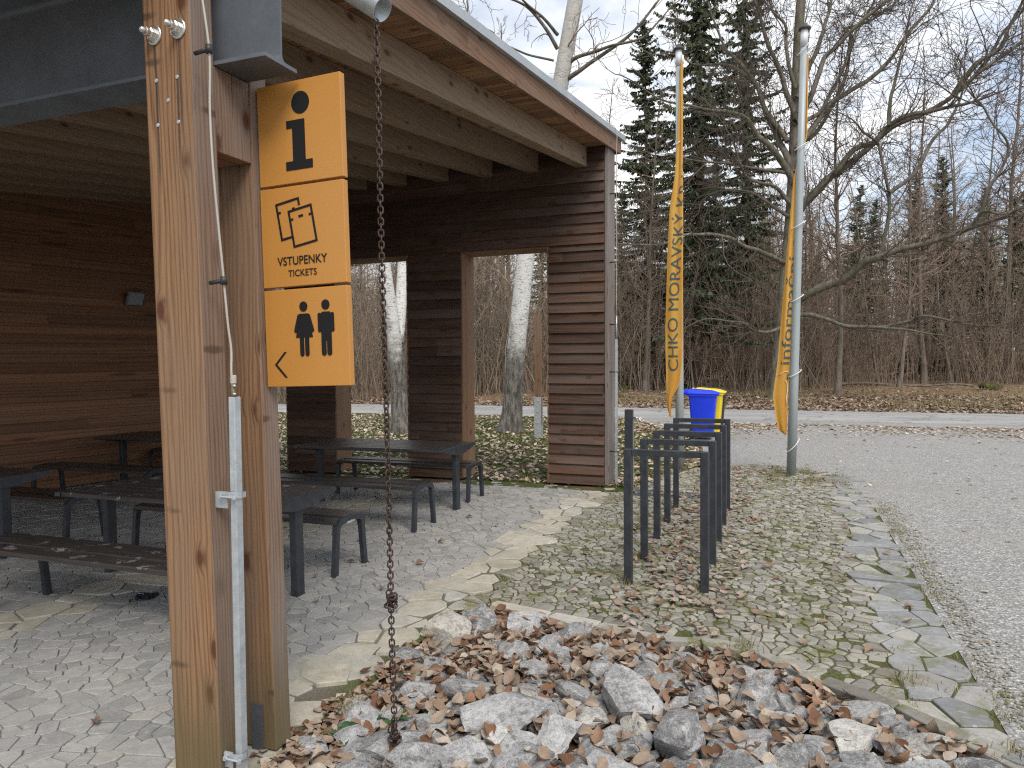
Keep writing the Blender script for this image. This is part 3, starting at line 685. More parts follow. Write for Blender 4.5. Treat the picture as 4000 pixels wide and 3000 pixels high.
# ------------------------------------------------------------------ tables and benches
def at0(mb, x, y, name, mat, parent, bevel=0): return mb.obj(name, mat, parent, bevel=bevel)
def frame_sweep(mb, path, w, x0, x1):
    """flat bar of width w following a path in the YZ plane, between x0 and x1"""
    n = len(path); L = []; Rr = []
    for i, (y, z) in enumerate(path):
        a = path[max(i - 1, 0)]; b = path[min(i + 1, n - 1)]; ty, tz = b[0] - a[0], b[1] - a[1]; l = math.hypot(ty, tz); ww = w[i] if isinstance(w, list) else w
        L.append((y - tz / l * ww / 2, z + ty / l * ww / 2)); Rr.append((y + tz / l * ww / 2, z - ty / l * ww / 2))
    for i in range(n - 1):
        for a, b in ((L, x0), ): pass
        mb.poly([(x0, *L[i]), (x0, *L[i + 1]), (x0, *Rr[i + 1]), (x0, *Rr[i])]); mb.poly([(x1, *L[i]), (x1, *Rr[i]), (x1, *Rr[i + 1]), (x1, *L[i + 1])])
        mb.poly([(x0, *L[i]), (x1, *L[i]), (x1, *L[i + 1]), (x0, *L[i + 1])], sm=False); mb.poly([(x0, *Rr[i]), (x0, *Rr[i + 1]), (x1, *Rr[i + 1]), (x1, *Rr[i])], sm=False)
    mb.poly([(x0, *L[0]), (x0, *Rr[0]), (x1, *Rr[0]), (x1, *L[0])]); mb.poly([(x0, *L[-1]), (x1, *L[-1]), (x1, *Rr[-1]), (x0, *Rr[-1])])
def make_table(x1, x0, yc, label, worn=False):
    """x1 right end, x0 left end"""
    L = x1 - x0; cx = (x0 + x1) / 2
    t = thing('picnic_table', (cx, yc, gz(cx)), label, 'table', 'picnic tables under the shelter roof')
    t.rotation_euler = (0, -math.atan(K), 0)
    mb = MB(); n = 7; D = .86; w = D / n
    for k in range(n):
        y0 = -D / 2 + w * k; mb.box(-L / 2 + .01, L / 2 - .01, y0 + .006, y0 + w - .006, .722, .757, 0)
    mb.obj('tabletop', M['slat_worn'] if worn else M['slat'], t, bevel=.003)
    for s in (-1, 1):
        mb = MB(); xe = s * (L / 2); xa, xb = (xe - .008, xe + .052) if s < 0 else (xe - .052, xe + .008)
        path = [(-D / 2 - .004, .742), (-D / 2 + .06, .734), (-D / 4, .716), (-.08, .705), (.08, .705), (D / 4, .716), (D / 2 - .06, .734), (D / 2 + .004, .742)]
        frame_sweep(mb, path, [.030, .046, .078, .098, .098, .078, .046, .030], xa, xb)
        mb.obj('arm', M['anth'], t, bevel=.003)
        mb = MB(); xl = xe - s * .055; mb.box(xl - .032, xl + .032, -.045, .045, -.02, .70, 2); mb.obj('leg', M['anth'], t, bevel=.008)
    mb = MB(); mb.box(-L / 2 + .09, L / 2 - .09, -.025, .025, .66, .70, 0); mb.obj('rail', M['anth'], t, bevel=.003)
    return t
def make_bench(x1, x0, yc, label, worn=False, inset=0.0, plate=False):
    L = x1 - x0; cx = (x0 + x1) / 2; D = .44; n = 3; w = D / n
    t = thing('picnic_bench', (cx, yc, gz(cx)), label, 'bench', 'slatted benches under the shelter roof')
    t.rotation_euler = (0, -math.atan(K), 0)
    mb = MB()
    for k in range(n):
        y0 = -D / 2 + w * k; dz = -.010 if k != 1 else 0; mb.box(-L / 2 + .03, L / 2 - .03, y0 + .006, y0 + w - .006, .430 + dz, .466 + dz, 0)
    mb.obj('seat', M['slat_worn'] if worn else M['slat'], t, bevel=.003)
    for s in (-1, 1):
        mb = MB(); xe = s * (L / 2) - (s * inset if s < 0 else 0); xa, xb = (xe, xe + .045) if s < 0 else (xe - .045, xe)
        d = D / 2 - .022
        top = [(-d + .012, .34), (-d + .018, .395), (-d + .05, .428), (-d + .12, .437), (0, .444), (d - .12, .437), (d - .05, .428), (d - .018, .395), (d - .012, .34)]
        frame_sweep(mb, top, [.052, .056, .056, .044, .034, .044, .056, .056, .052], xa, xb); mb.obj('leg_frame', M['anth'], t, bevel=.003)
        for q in (-1, 1):
            mb = MB(); yy = lambda z: q * (d - .012 + (.34 - z) * .10)
            mb.hexa([(x, yy(z) + o, z) for z in (-.02, .342) for o in (-.026, .026) for x in (xa + .001, xb - .001)], 2); mb.obj('leg', M['anth'], t, bevel=.004)
    if plate:
        mb = MB(); mb.box(L / 2 - .001, L / 2 + .002, -.06, .05, .405, .423); mb.obj('maker_plate', M['galv'], t)
    return t
# columns of tables run along X: right column 3.43..5.5 m left of the axis, left column further in
make_table(-3.585, -5.62, 7.58, 'dark slatted picnic table nearest the tall doorway openings, standing between two benches')
make_bench(-3.56, -5.60, 6.66, 'dark bench in front of the table by the tall openings, on its open yard side')
make_bench(-3.66, -5.63, 8.22, 'dark bench close along the far wall piers, behind the table there')
make_table(-3.40, -5.46, 4.40, 'scratched dark picnic table half hidden behind the thick timber post', True)
make_bench(-3.43, -5.70, 5.09, 'bench with a small pale plate on its end frame, behind the post', plate=True)
make_bench(-3.46, -5.72, 3.58, 'bench with flaking scratched paint and pale worn edges, in front of the post-side table', True, .34)
make_table(-6.72, -8.78, 4.42, 'dark picnic table cut off at the edge of the view, with its end arm showing')
make_bench(-6.60, -8.66, 5.11, 'dark bench standing behind the table that the view cuts off')
make_table(-7.24, -9.30, 7.78, 'dark picnic table deepest in the shelter beside the boarded back wall')
make_bench(-7.35, -9.42, 6.72, 'dark bench in front of the deepest table, near the boarded back wall')
make_bench(-7.30, -9.38, 8.55, 'dark bench behind the deepest table, mostly hidden, in the far corner')

# ------------------------------------------------------------------ text and pictograms
def text_geo(body, bold=.0, cuts=False):
    cu = bpy.data.curves.new('txt', 'FONT'); cu.body = body; cu.size = 1; cu.offset = bold; cu.resolution_u = 4
    o = bpy.data.objects.new('txt', cu); COL.objects.link(o); bpy.context.view_layer.update()
    ev = o.evaluated_get(bpy.context.evaluated_depsgraph_get()); me = ev.to_mesh()
    if cuts:
        bm = bmesh.new(); bm.from_mesh(me); bmesh.ops.triangulate(bm, faces=bm.faces)
        for _ in range(3):
            es = [e for e in bm.edges if e.calc_length() > .14]
            if es: bmesh.ops.subdivide_edges(bm, edges=es, cuts=1); bmesh.ops.triangulate(bm, faces=bm.faces)
        v = [(p.co.x, p.co.y) for p in bm.verts]; bm.verts.index_update(); f = [tuple(q.index for q in p.verts) for p in bm.faces]; bm.free()
    else: v = [(p.co.x, p.co.y) for p in me.vertices]; f = [tuple(p.vertices) for p in me.polygons]
    ev.to_mesh_clear(); bpy.data.objects.remove(o); bpy.data.curves.remove(cu)
    x0 = min(a for a, b in v); y0 = min(b for a, b in v); x1 = max(a for a, b in v); return [(a - x0, b) for a, b in v], f, x1 - x0
# sign panels: local x to the right, z up, face towards -Y
SX0, SW = -2.190, .437
def panel(name, zt, zb, xo, label):
    t = thing(name, (SX0 + xo, 2.575, zb), label, 'sign', 'orange sign panels stacked on the post')
    t.rotation_euler = (0, math.atan(LEAN), 0)
    h = zt - zb; mb = MB(); mb.box(0, SW, 0, .034, 0.004, h - .002, 0); mb.obj('board', M['orange'], t, bevel=.0025); return t, h
def flat(t, name, polys, y=-.0025, mat='black'):
    mb = MB()
    for P in polys:
        a = [(x, y, z) for x, z in P]; mb.poly(a)
        for i in range(len(P)):
            p, q = P[i], P[(i + 1) % len(P)]; mb.poly([(p[0], y, p[1]), (p[0], y + .0022, p[1]), (q[0], y + .0022, q[1]), (q[0], y, q[1])])
    return mb.obj(name, M[mat], t)
def disc(cx, cz, rx, rz, n=40): return [(cx + rx * math.cos(2 * PI * k / n), cz + rz * math.sin(2 * PI * k / n)) for k in range(n)]
def words(t, s, cx, z, h, width, bold=.01, name='lettering'):
    v, f, w = text_geo(s, bold); sx = width / w; sz = h / .69; mb = MB()
    mb.raw([(cx - width / 2 + a * sx, -.0025, z + b * sz) for a, b in v], f, sm=False); return mb.obj(name, M['black'], t)
t, h = panel('info_sign', 2.953, 2.508, 0, 'orange panel with a big black letter i, topmost on the post')
xs = lambda x: (x - 258) / 412 * SW; zs = lambda z: (623 - z) / 499 * h
# outlines measured on the face (foreshortening already removed)
flat(t, 'pictogram', [disc(.232, .345, .046, .048), [(.155, .274), (.250, .274), (.250, .098), (.286, .098), (.286, .060), (.147, .060), (.147, .098), (.185, .098), (.185, .240), (.155, .240)]])
t, h = panel('ticket_sign', 2.503, 2.061, .010, 'orange panel showing two black outlined tickets, middle one on the post')
def outline_card(cx, cz, w, hh, ang, th, cut=None):
    c, s = math.cos(ang), math.sin(ang); T = lambda x, z: (cx + x * c - z * s, cz + x * s + z * c)
    q = lambda x0, x1, z0, z1: [T(x0, z0), T(x1, z0), T(x1, z1), T(x0, z1)]
    P = []
    a, b = w / 2, hh / 2
    return T, q, a, b
T, q, a, b = outline_card(.222, .262, .128, .166, math.radians(9), .011)
th = .0095
flat(t, 'pictogram', [q(-a, a, -b, -b + th), q(-a, a, b - th, b), q(-a, -a + th, -b + th, b - th), q(a - th, a, -b + th, b - th),
    q(-a + th, -a + .022, .036, .045), q(a - .022, a - th, .036, .045), q(-.012, .012, .040, .050)])
T, q, a, b = outline_card(.157, .297, .128, .166, math.radians(9), .011)
flat(t, 'pictogram', [q(-a, a, b - th, b), q(-a, -a + th, -b + th, b - th), q(-a, -.006, -b, -b + th), q(a - th, a, .048, b - th), q(-a + th, -a + .022, .036, .045), q(.020, .034, .036, .045)])
words(t, 'VSTUPENKY', .213, .098, .036, .262, .012); words(t, 'TICKETS', .213, .047, .028, .150, .010)
t, h = panel('toilet_sign', 2.055, 1.621, .022, 'orange panel with woman and man figures and an arrow, lowest on the post')
def cap(x0, z0, x1, z1, r, n=8):
    a = math.atan2(z1 - z0, x1 - x0); P = []
    for k in range(n + 1): b = a + PI / 2 + PI * k / n; P.append((x0 + r * math.cos(b), z0 + r * math.sin(b)))
    for k in range(n + 1): b = a - PI / 2 + PI * k / n; P.append((x1 + r * math.cos(b), z1 + r * math.sin(b)))
    return P
wx, mx = .210, .325
flat(t, 'woman_pictogram', [disc(wx, .353, .0205, .022), [(wx - .022, .322), (wx + .022, .322), (wx + .030, .30), (wx + .044, .218), (wx - .044, .218), (wx - .030, .30)]])
flat(t, 'woman_pictogram', [cap(wx - .025, .312, wx - .044, .248, .0082), cap(wx + .025, .312, wx + .044, .248, .0082), cap(wx - .0135, .23, wx - .0135, .146, .0105), cap(wx + .0135, .23, wx + .0135, .146, .0105)], -.0032)
flat(t, 'man_pictogram', [disc(mx, .355, .0205, .022), [(mx - .026, .20), (mx + .026, .20), (mx + .026, .318), (mx + .018, .325), (mx - .018, .325), (mx - .026, .318)]])
flat(t, 'man_pictogram', [cap(mx - .0335, .313, mx - .0335, .245, .0082), cap(mx + .0335, .313, mx + .0335, .245, .0082), cap(mx - .0142, .21, mx - .0142, .147, .0118), cap(mx + .0142, .21, mx + .0142, .147, .0118)], -.0032)
flat(t, 'arrow', [[(.100, .158), (.112, .158), (.058, .103), (.046, .103)][::-1], [(.046, .103), (.058, .103), (.112, .045), (.100, .045)]])

# ------------------------------------------------------------------ lightning conductor on the post
lc = thing('lightning_conductor', (-2.07, 2.25, 0), 'pale wire running down the near timber post into a galvanised flat bar', 'lightning conductor')
def lpart(mb, name, mat, bevel=0): mb.xform(Matrix.Translation((2.07, -2.25, 0))); return mb.obj(name, mat, lc, bevel=bevel)
cx_ = lambda z: -2.07 + LEAN * z * .9 + .018
mb = MB(); line = smooth_line([(-2.16, 2.17, 3.9), (-2.15, 2.175, 3.4), (-2.112, 2.185, 3.1), (-2.10, 2.196, 2.93), (-2.100, 2.192, 2.72), (-2.095, 2.197, 2.5), (-2.088, 2.212, 2.27), (-2.082, 2.222, 2.12), (-2.078, 2.24, 1.9), (-2.074, 2.252, 1.79), (-2.07, 2.246, 1.70), (-2.07, 2.252, 1.63), (-2.07, 2.256, 1.56)], 6); mb.tube(line, .0047, 8); lpart(mb, 'wire', M['cable'])
for z, x, y in ((2.955, -2.101, 2.194), (2.062, -2.080, 2.226)):
    mb = MB(); mb.tube([(x - .07, y, z - .006), (x - .005, y, z)], .0085, 12); mb.tube([(x, y, z - .016), (x, y, z + .016)], .0135, 14); lpart(mb, 'clip', M['dark_plastic'])
mb = MB(); mb.lathe((-2.07, 2.256, 1.655), [(.012, 0), (.0125, .02), (.012, .03), (.010, .032)], 8, sm=False); lpart(mb, 'ferrule', M['cable'])
mb = MB(); mb.tube([(-2.07, 2.256, 1.56), (-2.07, 2.256, 1.66)], .011, 10); lpart(mb, 'sleeve', plain('brass_sleeve', (.16, .14, .09), .5, .5))
for z in (1.645, 1.612):
    mb = MB(); mb.lathe((0, 0, 0), [(.007, 0), (.007, .008), (.0045, .009), (.0045, .016), (.002, .018)], 8); mb.xform(Matrix.Translation((-2.062, 2.25, z)) @ Matrix.Rotation(PI / 2, 4, 'Y') @ Matrix.Rotation(.6, 4, 'X')); lpart(mb, 'screw', M['bolt'])
mb = MB(); mb.hexa([(x, y, z) for z in (-.12, 1.60) for y in (2.254 + (.012 if z < 0 else 0), 2.284 + (.012 if z < 0 else 0)) for x in (-2.090, -2.078)], 2)
mb2 = MB(); mb2.hexa([(x + d, y, z) for z, d in ((-.12, .0), (1.60, -.0)) for y in (2.244, 2.282) for x in (-2.088, -2.056)], 2); lpart(mb2, 'bar', M['galv'], .004)
for z in (1.205, .135):
    mb = MB(); mb.box(-2.156 , -2.094, 2.236, 2.240, z - .055, z + .010, 2); mb.box(-2.128, -2.09, 2.224, 2.2355, z - .004, z + .014)
    arc = [(-2.105, 2.232, z), (-2.09, 2.222, z + .004), (-2.072, 2.219, z + .004), (-2.055, 2.223, z + .003), (-2.045, 2.24, z), (-2.044, 2.262, z - .002), (-2.05, 2.29, z - .004)]
    for i in range(len(arc) - 1):
        (xa, ya, za), (xb, yb, zb_) = arc[i], arc[i + 1]; mb.hexa([(x, y + o, zz + d) for d in (-.012, .012) for o in (0, .003) for x, y, zz in ((xa, ya, za), (xb, yb, zb_))])
    mb.tube([(-2.108, 2.214, z - .004), (-2.040, 2.214, z - .004)], .005, 8)
    for xx in (-2.112, -2.040): mb.lathe((xx, 2.214, z - .011), [(.009, 0), (.009, .014)], 6, sm=False)
    lpart(mb, 'bracket', M['galv'], .001)
lc2 = thing('lightning_conductor', (-2.19, 9.6, 0), 'thin wire and grey bar clipped to the weathered far corner of the shelter', 'lightning conductor')
def l2(mb, name, mat): mb.xform(Matrix.Translation((2.19, -9.6, 0))); return mb.obj(name, mat, lc2)
mb = MB(); mb.tube(smooth_line([(-2.34, 9.52, 4.86), (-2.24, 9.56, 4.90), (-2.165, 9.60, 4.80), (-2.17, 9.60, 4.4), (-2.165, 9.60, 3.4), (-2.17, 9.61, 2.3)], 4), .005, 6); l2(mb, 'wire', M['cable'])
mb = MB(); mb.box(-2.186, -2.152, 9.60, 9.612, gz(-2.2) - .05, 2.0, 2); l2(mb, 'bar', M['galv'])
mb = MB(); mb.tube([(-2.168, 9.606, 2.0), (-2.168, 9.606, 2.32)], .010, 8); l2(mb, 'sleeve', M['galv'])
for z in (3.98, 3.05, 2.20, 1.55, .45):
    mb = MB(); mb.tube([(-2.262, 9.61, z), (-2.15, 9.605, z)], .009, 8); l2(mb, 'clip', M['dark_plastic'])

# ------------------------------------------------------------------ rain chain
mb = MB(); A_, B_ = Vector((-1.690, 2.745, 3.235)), Vector((-1.638, 2.75, -.055)); ax = (B_ - A_).normalized(); LEN = (B_ - A_).length
pitch = .0255; nl = int(LEN / pitch); s1 = ax.orthogonal().normalized(); s2 = ax.cross(s1)
def link(c, axis, side, a=.0180, b=.0108, r=.0041, n=12):
    pts = []
    for k in range(n):
        th = 2 * PI * k / n; cx, sy = math.cos(th), math.sin(th)
        pts.append(c + axis * (a * cx * (1 if abs(cx) < .75 else .98)) + side * (b * (1 if sy > 0 else -1) * min(1, abs(sy) * 1.25)))
    mb.tube(pts, r, 5, closed=True)
for k in range(nl):
    t = k / nl; tw = .35 * math.sin(t * 9) + (k % 2) * PI / 2; side = s1 * math.cos(tw) + s2 * math.sin(tw)
    c = A_ + ax * (pitch * (k + .5)) + Vector((.003 * math.sin(t * 14), .003 * math.cos(t * 17), 0)); link(c, ax, side)
for zc in (.665, .045):
    c = A_ + ax * ((A_.z - zc) / abs(ax.z))
    for k in range(11):
        v = Vector((R.gauss(0, 1), R.gauss(0, 1), R.gauss(0, 1))).normalized(); link(c + Vector((R.uniform(-.02, .02), R.uniform(-.018, .018), R.uniform(-.032, .032))), v, v.orthogonal().normalized())
    mb.tube([c + Vector((-.005, -.02, .01)), c + Vector((.03, -.01, .012)), c + Vector((.05, 0, .025))], .0015, 4)
mb.tube(smooth_line([e + d * .06 - Vector((0, 0, .0)), e + Vector((-.03, -.02, -.03)), A_ + Vector((0, 0, .0))], 5), .0035, 5)
tag(mb.obj('rain_chain', M['chain']), 'long rusty rain chain hanging from the roof spout, knotted twice near its foot', 'chain')

# ------------------------------------------------------------------ lamp on the back wall
lp = thing('wall_lamp', (-9.62, 8.30, 2.70), 'small square grey floodlight fixed high on the boarded back wall', 'lamp', rz=math.radians(76))
mb = MB(); mb.hexa([(x, y, z) for z, q in ((-.10, .03), (.10, -.06)) for y in (-.14 + q, -.09 + q) for x in (-.13, .13)]); mb.obj('housing', M['lampbody'], lp, bevel=.006)
mb = MB(); mb.hexa([(x, y, z) for z, q in ((-.08, .021), (.08, -.051)) for y in (-.145 + q, -.141 + q) for x in (-.11, .11)]); mb.obj('glass', M['glass'], lp)
mb = MB(); mb.box(-.04, .04, -.08, .0, -.03, .03); mb.obj('bracket', M['lampbody'], lp)

# ------------------------------------------------------------------ bike racks
def make_rack(i):
    xl = -1.165 - .055 * i / 4; y = 5.445 + .7415 * i; xr = xl + .640
    t = thing('bike_rack', ((xl + xr) / 2, y, gz(xl + .3)), ['anthracite bike stand foremost in the row, nearest the rock bed', 'bike stand just behind the foremost one of the row', 'middle bike stand of the five in the row', 'bike stand just in front of the last one of the row', 'last bike stand of the row, nearest the bins'][i], 'bike rack', 'row of five bike stands')
    hw = .32
    for s in (-1, 1):
        mb = MB(); x0 = -hw if s < 0 else hw - .061; mb.box(x0, x0 + .061, -.03, .03, -.05 + s * .003, 1.05, 2); mb.obj('leg', M['anth'], t, bevel=.005)
    mb = MB(); mb.box(-hw + .062, hw - .062, -.0295, .0295, 1.003, 1.0498, 0); mb.obj('crossbar', M['anth'], t, bevel=.003)
    t.rotation_euler = (0, -.004, -.014)
for i in range(5): make_rack(i)

# ------------------------------------------------------------------ water tap post, drain, manhole
tp = thing('tap_post', (-1.955, 9.42, gz(-1.95)), 'slim dark square post with a chrome water tap', 'tap')
mb = MB(); mb.box(-.052, .052, -.05, .035, -.05, 1.075, 2); mb.obj('post', M['anth'], tp, bevel=.004)
mb = MB(); mb.box(-.050, .0545, .036, .046, -.05, 1.07, 2); mb.obj('back_plate', M['galv'], tp)
mb = MB(); mb.tube([(.05, 0, .965), (.10, 0, .965), (.15, 0, .962), (.175, 0, .955)], [.012, .010, .011, .012], 12); mb.tube(smooth_line([(.12, 0, .96), (.145, -.005, .945), (.16, -.005, .915)], 4), [.009] * 9, 10); mb.lathe((.10, 0, .955), [(.016, 0), (.018, .01), (.016, .02)], 14); mb.obj('tap', M['chrome'], tp)
dg = MB(); X0, X1, Y0, Y1 = -1.86, -.96, 9.04, 9.40
for a in ((X0, X1, Y0, Y0 + .03), (X0, X1, Y1 - .03, Y1), (X0, X0 + .03, Y0 + .031, Y1 - .031), (X1 - .03, X1, Y0 + .031, Y1 - .031)): dg.box(*a, -.03, .006)
nb = 13
for k in range(nb):
    x = X0 + .06 + (X1 - X0 - .13) * k / (nb - 1); arc = [(x + .035 * math.cos((j / 6 - .5) * PI) - .01, Y0 + .03 + (Y1 - Y0 - .06) * j / 6) for j in range(7)]
    for j in range(6):
        (xa, ya), (xb, yb) = arc[j], arc[j + 1]; dg.hexa([(xx + o, yy, z) for z in (-.02, .005) for xx, yy in ((xa, ya), (xb, yb)) for o in (-.017, .017)])
dg.xform(Matrix.Translation((0, 0, gz(-1.4)))); tag(dg.obj('drain_grate', M['grate']), 'steel drain grate with curved slots at the foot of the tap post', 'drain grate')
mh = MB(); mh.lathe((-4.10, 10.02, gz(-4.1)), [(.36, -.02), (.36, .012), (.325, .014), (.322, .006), (.318, .006), (.315, .013), (.01, .013)], 40, sm=False)
for i in range(-7, 8):
    for j in range(-7, 8):
        if math.hypot(i, j) < 7.2: mh.box(-4.10 + i * .041 - .012, -4.10 + i * .041 + .012, 10.02 + j * .041 - .012, 10.02 + j * .041 + .012, gz(-4.1) + .012, gz(-4.1) + .018)
tag(mh.obj('manhole_cover', M['iron']), 'round cast iron manhole cover set in the leafy grass outside the opening', 'manhole cover')

# ------------------------------------------------------------------ wheelie bins
def make_bin(y, x, mat, label, name='wheelie_bin'):
    t = thing(name, (x, y, gz(x)), label, 'bin', 'three wheelie bins side by side')
    def rrect(x0, x1, y0, y1, r, z, n=5):
        P = []
        for cx, cy, a0 in ((x1 - r, y1 - r, 0), (x0 + r, y1 - r, PI / 2), (x0 + r, y0 + r, PI), (x1 - r, y0 + r, 1.5 * PI)):
            for k in range(n + 1): a = a0 + PI / 2 * k / n; P.append((cx + r * math.cos(a), cy + r * math.sin(a), z))
        return P
    def loft(mb, secs):
        n = len(secs[0]); b = len(mb.v)
        for s_ in secs: mb.v.extend(s_)
        for i in range(len(secs) - 1):
            for k in range(n): k2 = (k + 1) % n; mb.f.append((b + i * n + k, b + i * n + k2, b + (i + 1) * n + k2, b + (i + 1) * n + k)); mb.uv.append([(0, 0)] * 4); mb.mi.append(0); mb.sm.append(True)
        for i, rv in ((0, 1), (len(secs) - 1, 0)):
            f = [b + i * n + k for k in range(n)]; mb.f.append(tuple(f[::-1] if rv else f)); mb.uv.append([(0, 0)] * n); mb.mi.append(0); mb.sm.append(False)
    mb = MB(); loft(mb, [rrect(-.21, .205, -.235, .235, .05, .06), rrect(-.225, .215, -.24, .24, .05, .12), rrect(-.285, .275, -.275, .275, .05, .90), rrect(-.29, .28, -.28, .28, .05, .925), rrect(-.315, .315, -.295, .295, .05, .93), rrect(-.315, .315, -.295, .295, .05, .965)])
    me = mb.obj('body', mat, t); me.data.set_sharp_from_angle(angle=.7)
    mb = MB(); loft(mb, [rrect(-.33, .345, -.305, .305, .05, .968), rrect(-.335, .355, -.308, .308, .05, .985), rrect(-.33, .335, -.30, .30, .06, 1.005), rrect(-.31, .20, -.27, .27, .07, 1.05), rrect(-.28, .12, -.24, .24, .08, 1.062)])
    mb.v = [(x, y, z + (.012 if x < 0 else -.012) * (z > 1)) for x, y, z in mb.v]; o = mb.obj('lid', mat, t); o.data.set_sharp_from_angle(angle=.6)
    mb = MB(); mb.tube([(-.40, -.25, 1.0), (-.40, .25, 1.0)], .017, 10)
    for yy in (-.24, -.08, .08, .24): mb.hexa([(x, yy + o, z) for z in (.95, 1.02) for o in (-.02, .02) for x in (-.415, -.30)]) 
    for yy in (-.26, .26): mb.lathe((-.385, yy, .985), [(.028, 0), (.034, .02), (.034, .06), (.02, .075)], 12)
    mb.obj('handle', mat, t, bevel=.004)
    for yy in (-.27, .27):
        mb = MB(); mb.lathe((0, 0, -.02), [(.05, 0), (.095, .002), (.10, .01), (.10, .034), (.095, .04), (.05, .042)], 22); mb.xform(Matrix.Translation((-.235, yy, .10)) @ Matrix.Rotation(PI / 2, 4, 'X')); mb.obj('wheel', M['binblack'], t)
    for q in (.0,):
        mb = MB(); mb.box(.05, .2, -.31, -.297, .972, .98); mb.obj('rib', mat, t)
    t.rotation_euler = (0, 0, .03)
make_bin(15.80, -1.66, M['blue'], 'bright blue plastic wheelie bin standing before the yellow one')
make_bin(16.46, -1.585, M['yellow'], 'yellow plastic wheelie bin between the blue bin and the black bin')
make_bin(17.10, -1.575, M['binblack'], 'black plastic wheelie bin hidden almost wholly behind the yellow one')

# ------------------------------------------------------------------ flagpoles with limp banners
def lerp_tab(tab, z):
    for (z0, a), (z1, b) in zip(tab, tab[1:]):
        if z0 <= z <= z1: return a + (b - a) * (z - z0) / (z1 - z0)
    return tab[0][1] if z < tab[0][0] else tab[-1][1]
def make_pole(x, y, h, leanx, label):
    t = thing('flagpole', (x, y, gz(x)), label, 'flagpole', 'two grey flagpoles')
    mb = MB(); mb.tube([(leanx * z, 0, z) for z in (-.1, 1.5, 3, 4.5, h - .30)], [.067, .063, .057, .051, .046], 24); mb.obj('pole', M['pole'], t)
    mb = MB(); mb.tube([(leanx * z, 0, z) for z in (h - .299, h - .05)], [.050, .050], 24); mb.obj('sleeve', M['sleeve'], t)
    mb = MB(); mb.lathe((leanx * h, 0, h - .05), [(.06, 0), (.085, .006), (.088, .03), (.075, .038), (.045, .05), (.04, .085), (.02, .095)], 24); mb.obj('cap', M['iron'], t)
    return t
make_pole(-1.565, 11.46, 6.60, -.0055, 'shorter-looking grey flagpole behind the bike stands, its orange banner hanging in front')
make_pole(.086, 11.245, 6.50, .0195, 'grey flagpole leaning slightly at the gravel edge, banner hanging behind it')
def banner(name, zs, left, right, yb, fold, label, text, tz0, tz1, caph, toff, hem):
    x0, y0 = left(zs[0]), yb
    t = thing(name, (0, 0, 0), label, 'banner', 'orange banners on the flagpoles')
    NT = 26
    def P(s, z, off=0):
        """s: 0 at the free left edge, 1 at the right fold, 1..1.8 folded back behind"""
        xl, xr = left(z), right(z); wv = fold * math.sin(3.3 * s + 1.3 * z) * math.sin(PI * min(max(s, 0), 1)) + .008 * math.sin(9 * s + .8 * z)
        if s <= 1: x = xl + (xr - xl) * s; y = yb(z) + wv - .045 * math.sin(PI * s * .5)
        else: q = s - 1; x = xr - (xr - xl) * .55 * q + .01 * math.sin(q * 3); y = yb(z) + wv * .5 - .045 + .085 * min(1, q * 3)
        return (x, y - off, z)
    mb = MB()
    ss = [i / 14 for i in range(15)] + [1.04, 1.12, 1.3, 1.6, 1.9]
    for i in range(len(zs) - 1):
        for a, b in zip(ss, ss[1:]):
            mb.poly([P(a, zs[i]), P(b, zs[i]), P(b, zs[i + 1]), P(a, zs[i + 1])], [(zs[i], a), (zs[i], b), (zs[i + 1], b), (zs[i + 1], a)], sm=True)
    o = mb.obj('cloth', M['banner'], t)
    bm = bmesh.new(); bm.from_mesh(o.data); bmesh.ops.remove_doubles(bm, verts=bm.verts, dist=.0004); bm.to_mesh(o.data); bm.free()
    v, f, w = text_geo(text, .0, True); mb = MB(); pts_ = []
    for a, b in v:
        z = tz0 + (tz1 - tz0) * a / w; xl, xr = left(z), right(z); x = xl + toff(z) + (.72 - b) / .69 * caph * .96
        s = (x - xl) / max(xr - xl, .03); pts_.append(P(min(s, 1.9), z, .006 if s <= 1 else -.006))
    mb.raw(pts_, f, sm=False); mb.obj('lettering', M['letter'], t)
    return t, P
zs = [.80 + .08 * k for k in range(70)]
Ltab = [(.80, -1.712), (.95, -1.755), (1.17, -1.765), (1.57, -1.775), (2.2, -1.790), (3.5, -1.755), (4.11, -1.722), (4.56, -1.652), (5.17, -1.606), (6.3, -1.566), (6.4, -1.545)]
Rtab = [(.80, -1.700), (1.0, -1.690), (1.12, -1.665), (1.33, -1.545), (1.7, -1.508), (4, -1.510), (5, -1.520), (6.4, -1.532)]
t, P = banner('banner', zs, lambda z: lerp_tab(Ltab, z), lambda z: lerp_tab(Rtab, z), lambda z: 11.40 - .02 * (z < 2), .008, 'limp orange banner lettered CHKO MORAVSKÝ, on the flagpole behind the bike stands', 'CHKO MORAVSKÝ KRAS', 1.53, 4.78, .165, lambda z: .035 + .035 * max(0, (z - 2.6)), 0)
mb = MB()
for z in (5.12, .42):
    c = Vector((-1.60 if z > 1 else -1.59, 11.44, z)); mb.tube([c + Vector((.075 * math.cos(a), .08 * math.sin(a), .05 * math.cos(a + .6) * (1 if z > 1 else .4) + .07 * (z > 1) * math.sin(a))) for a in [2 * PI * k / 22 for k in range(22)]], .0055, 6, closed=True)
mb.tube([(-1.535, 11.41, 6.43), (-1.528, 11.40, 6.30)], .016, 8); mb.tube([(-1.555, 11.43, 6.46), (-1.53, 11.41, 6.38), (-1.525, 11.40, 6.2)], .008, 6)
mb.obj('cord', M['white'], t)
zs = [.58 + .08 * k for k in range(70)]
Ltab2 = [(.575, .0), (.645, -.095), (.80, -.130), (.994, -.155), (1.17, -.178), (1.635, -.118), (2.19, -.080), (3.36, .005), (4.35, .080), (4.75, .165), (4.95, .205), (6.1, .222)]
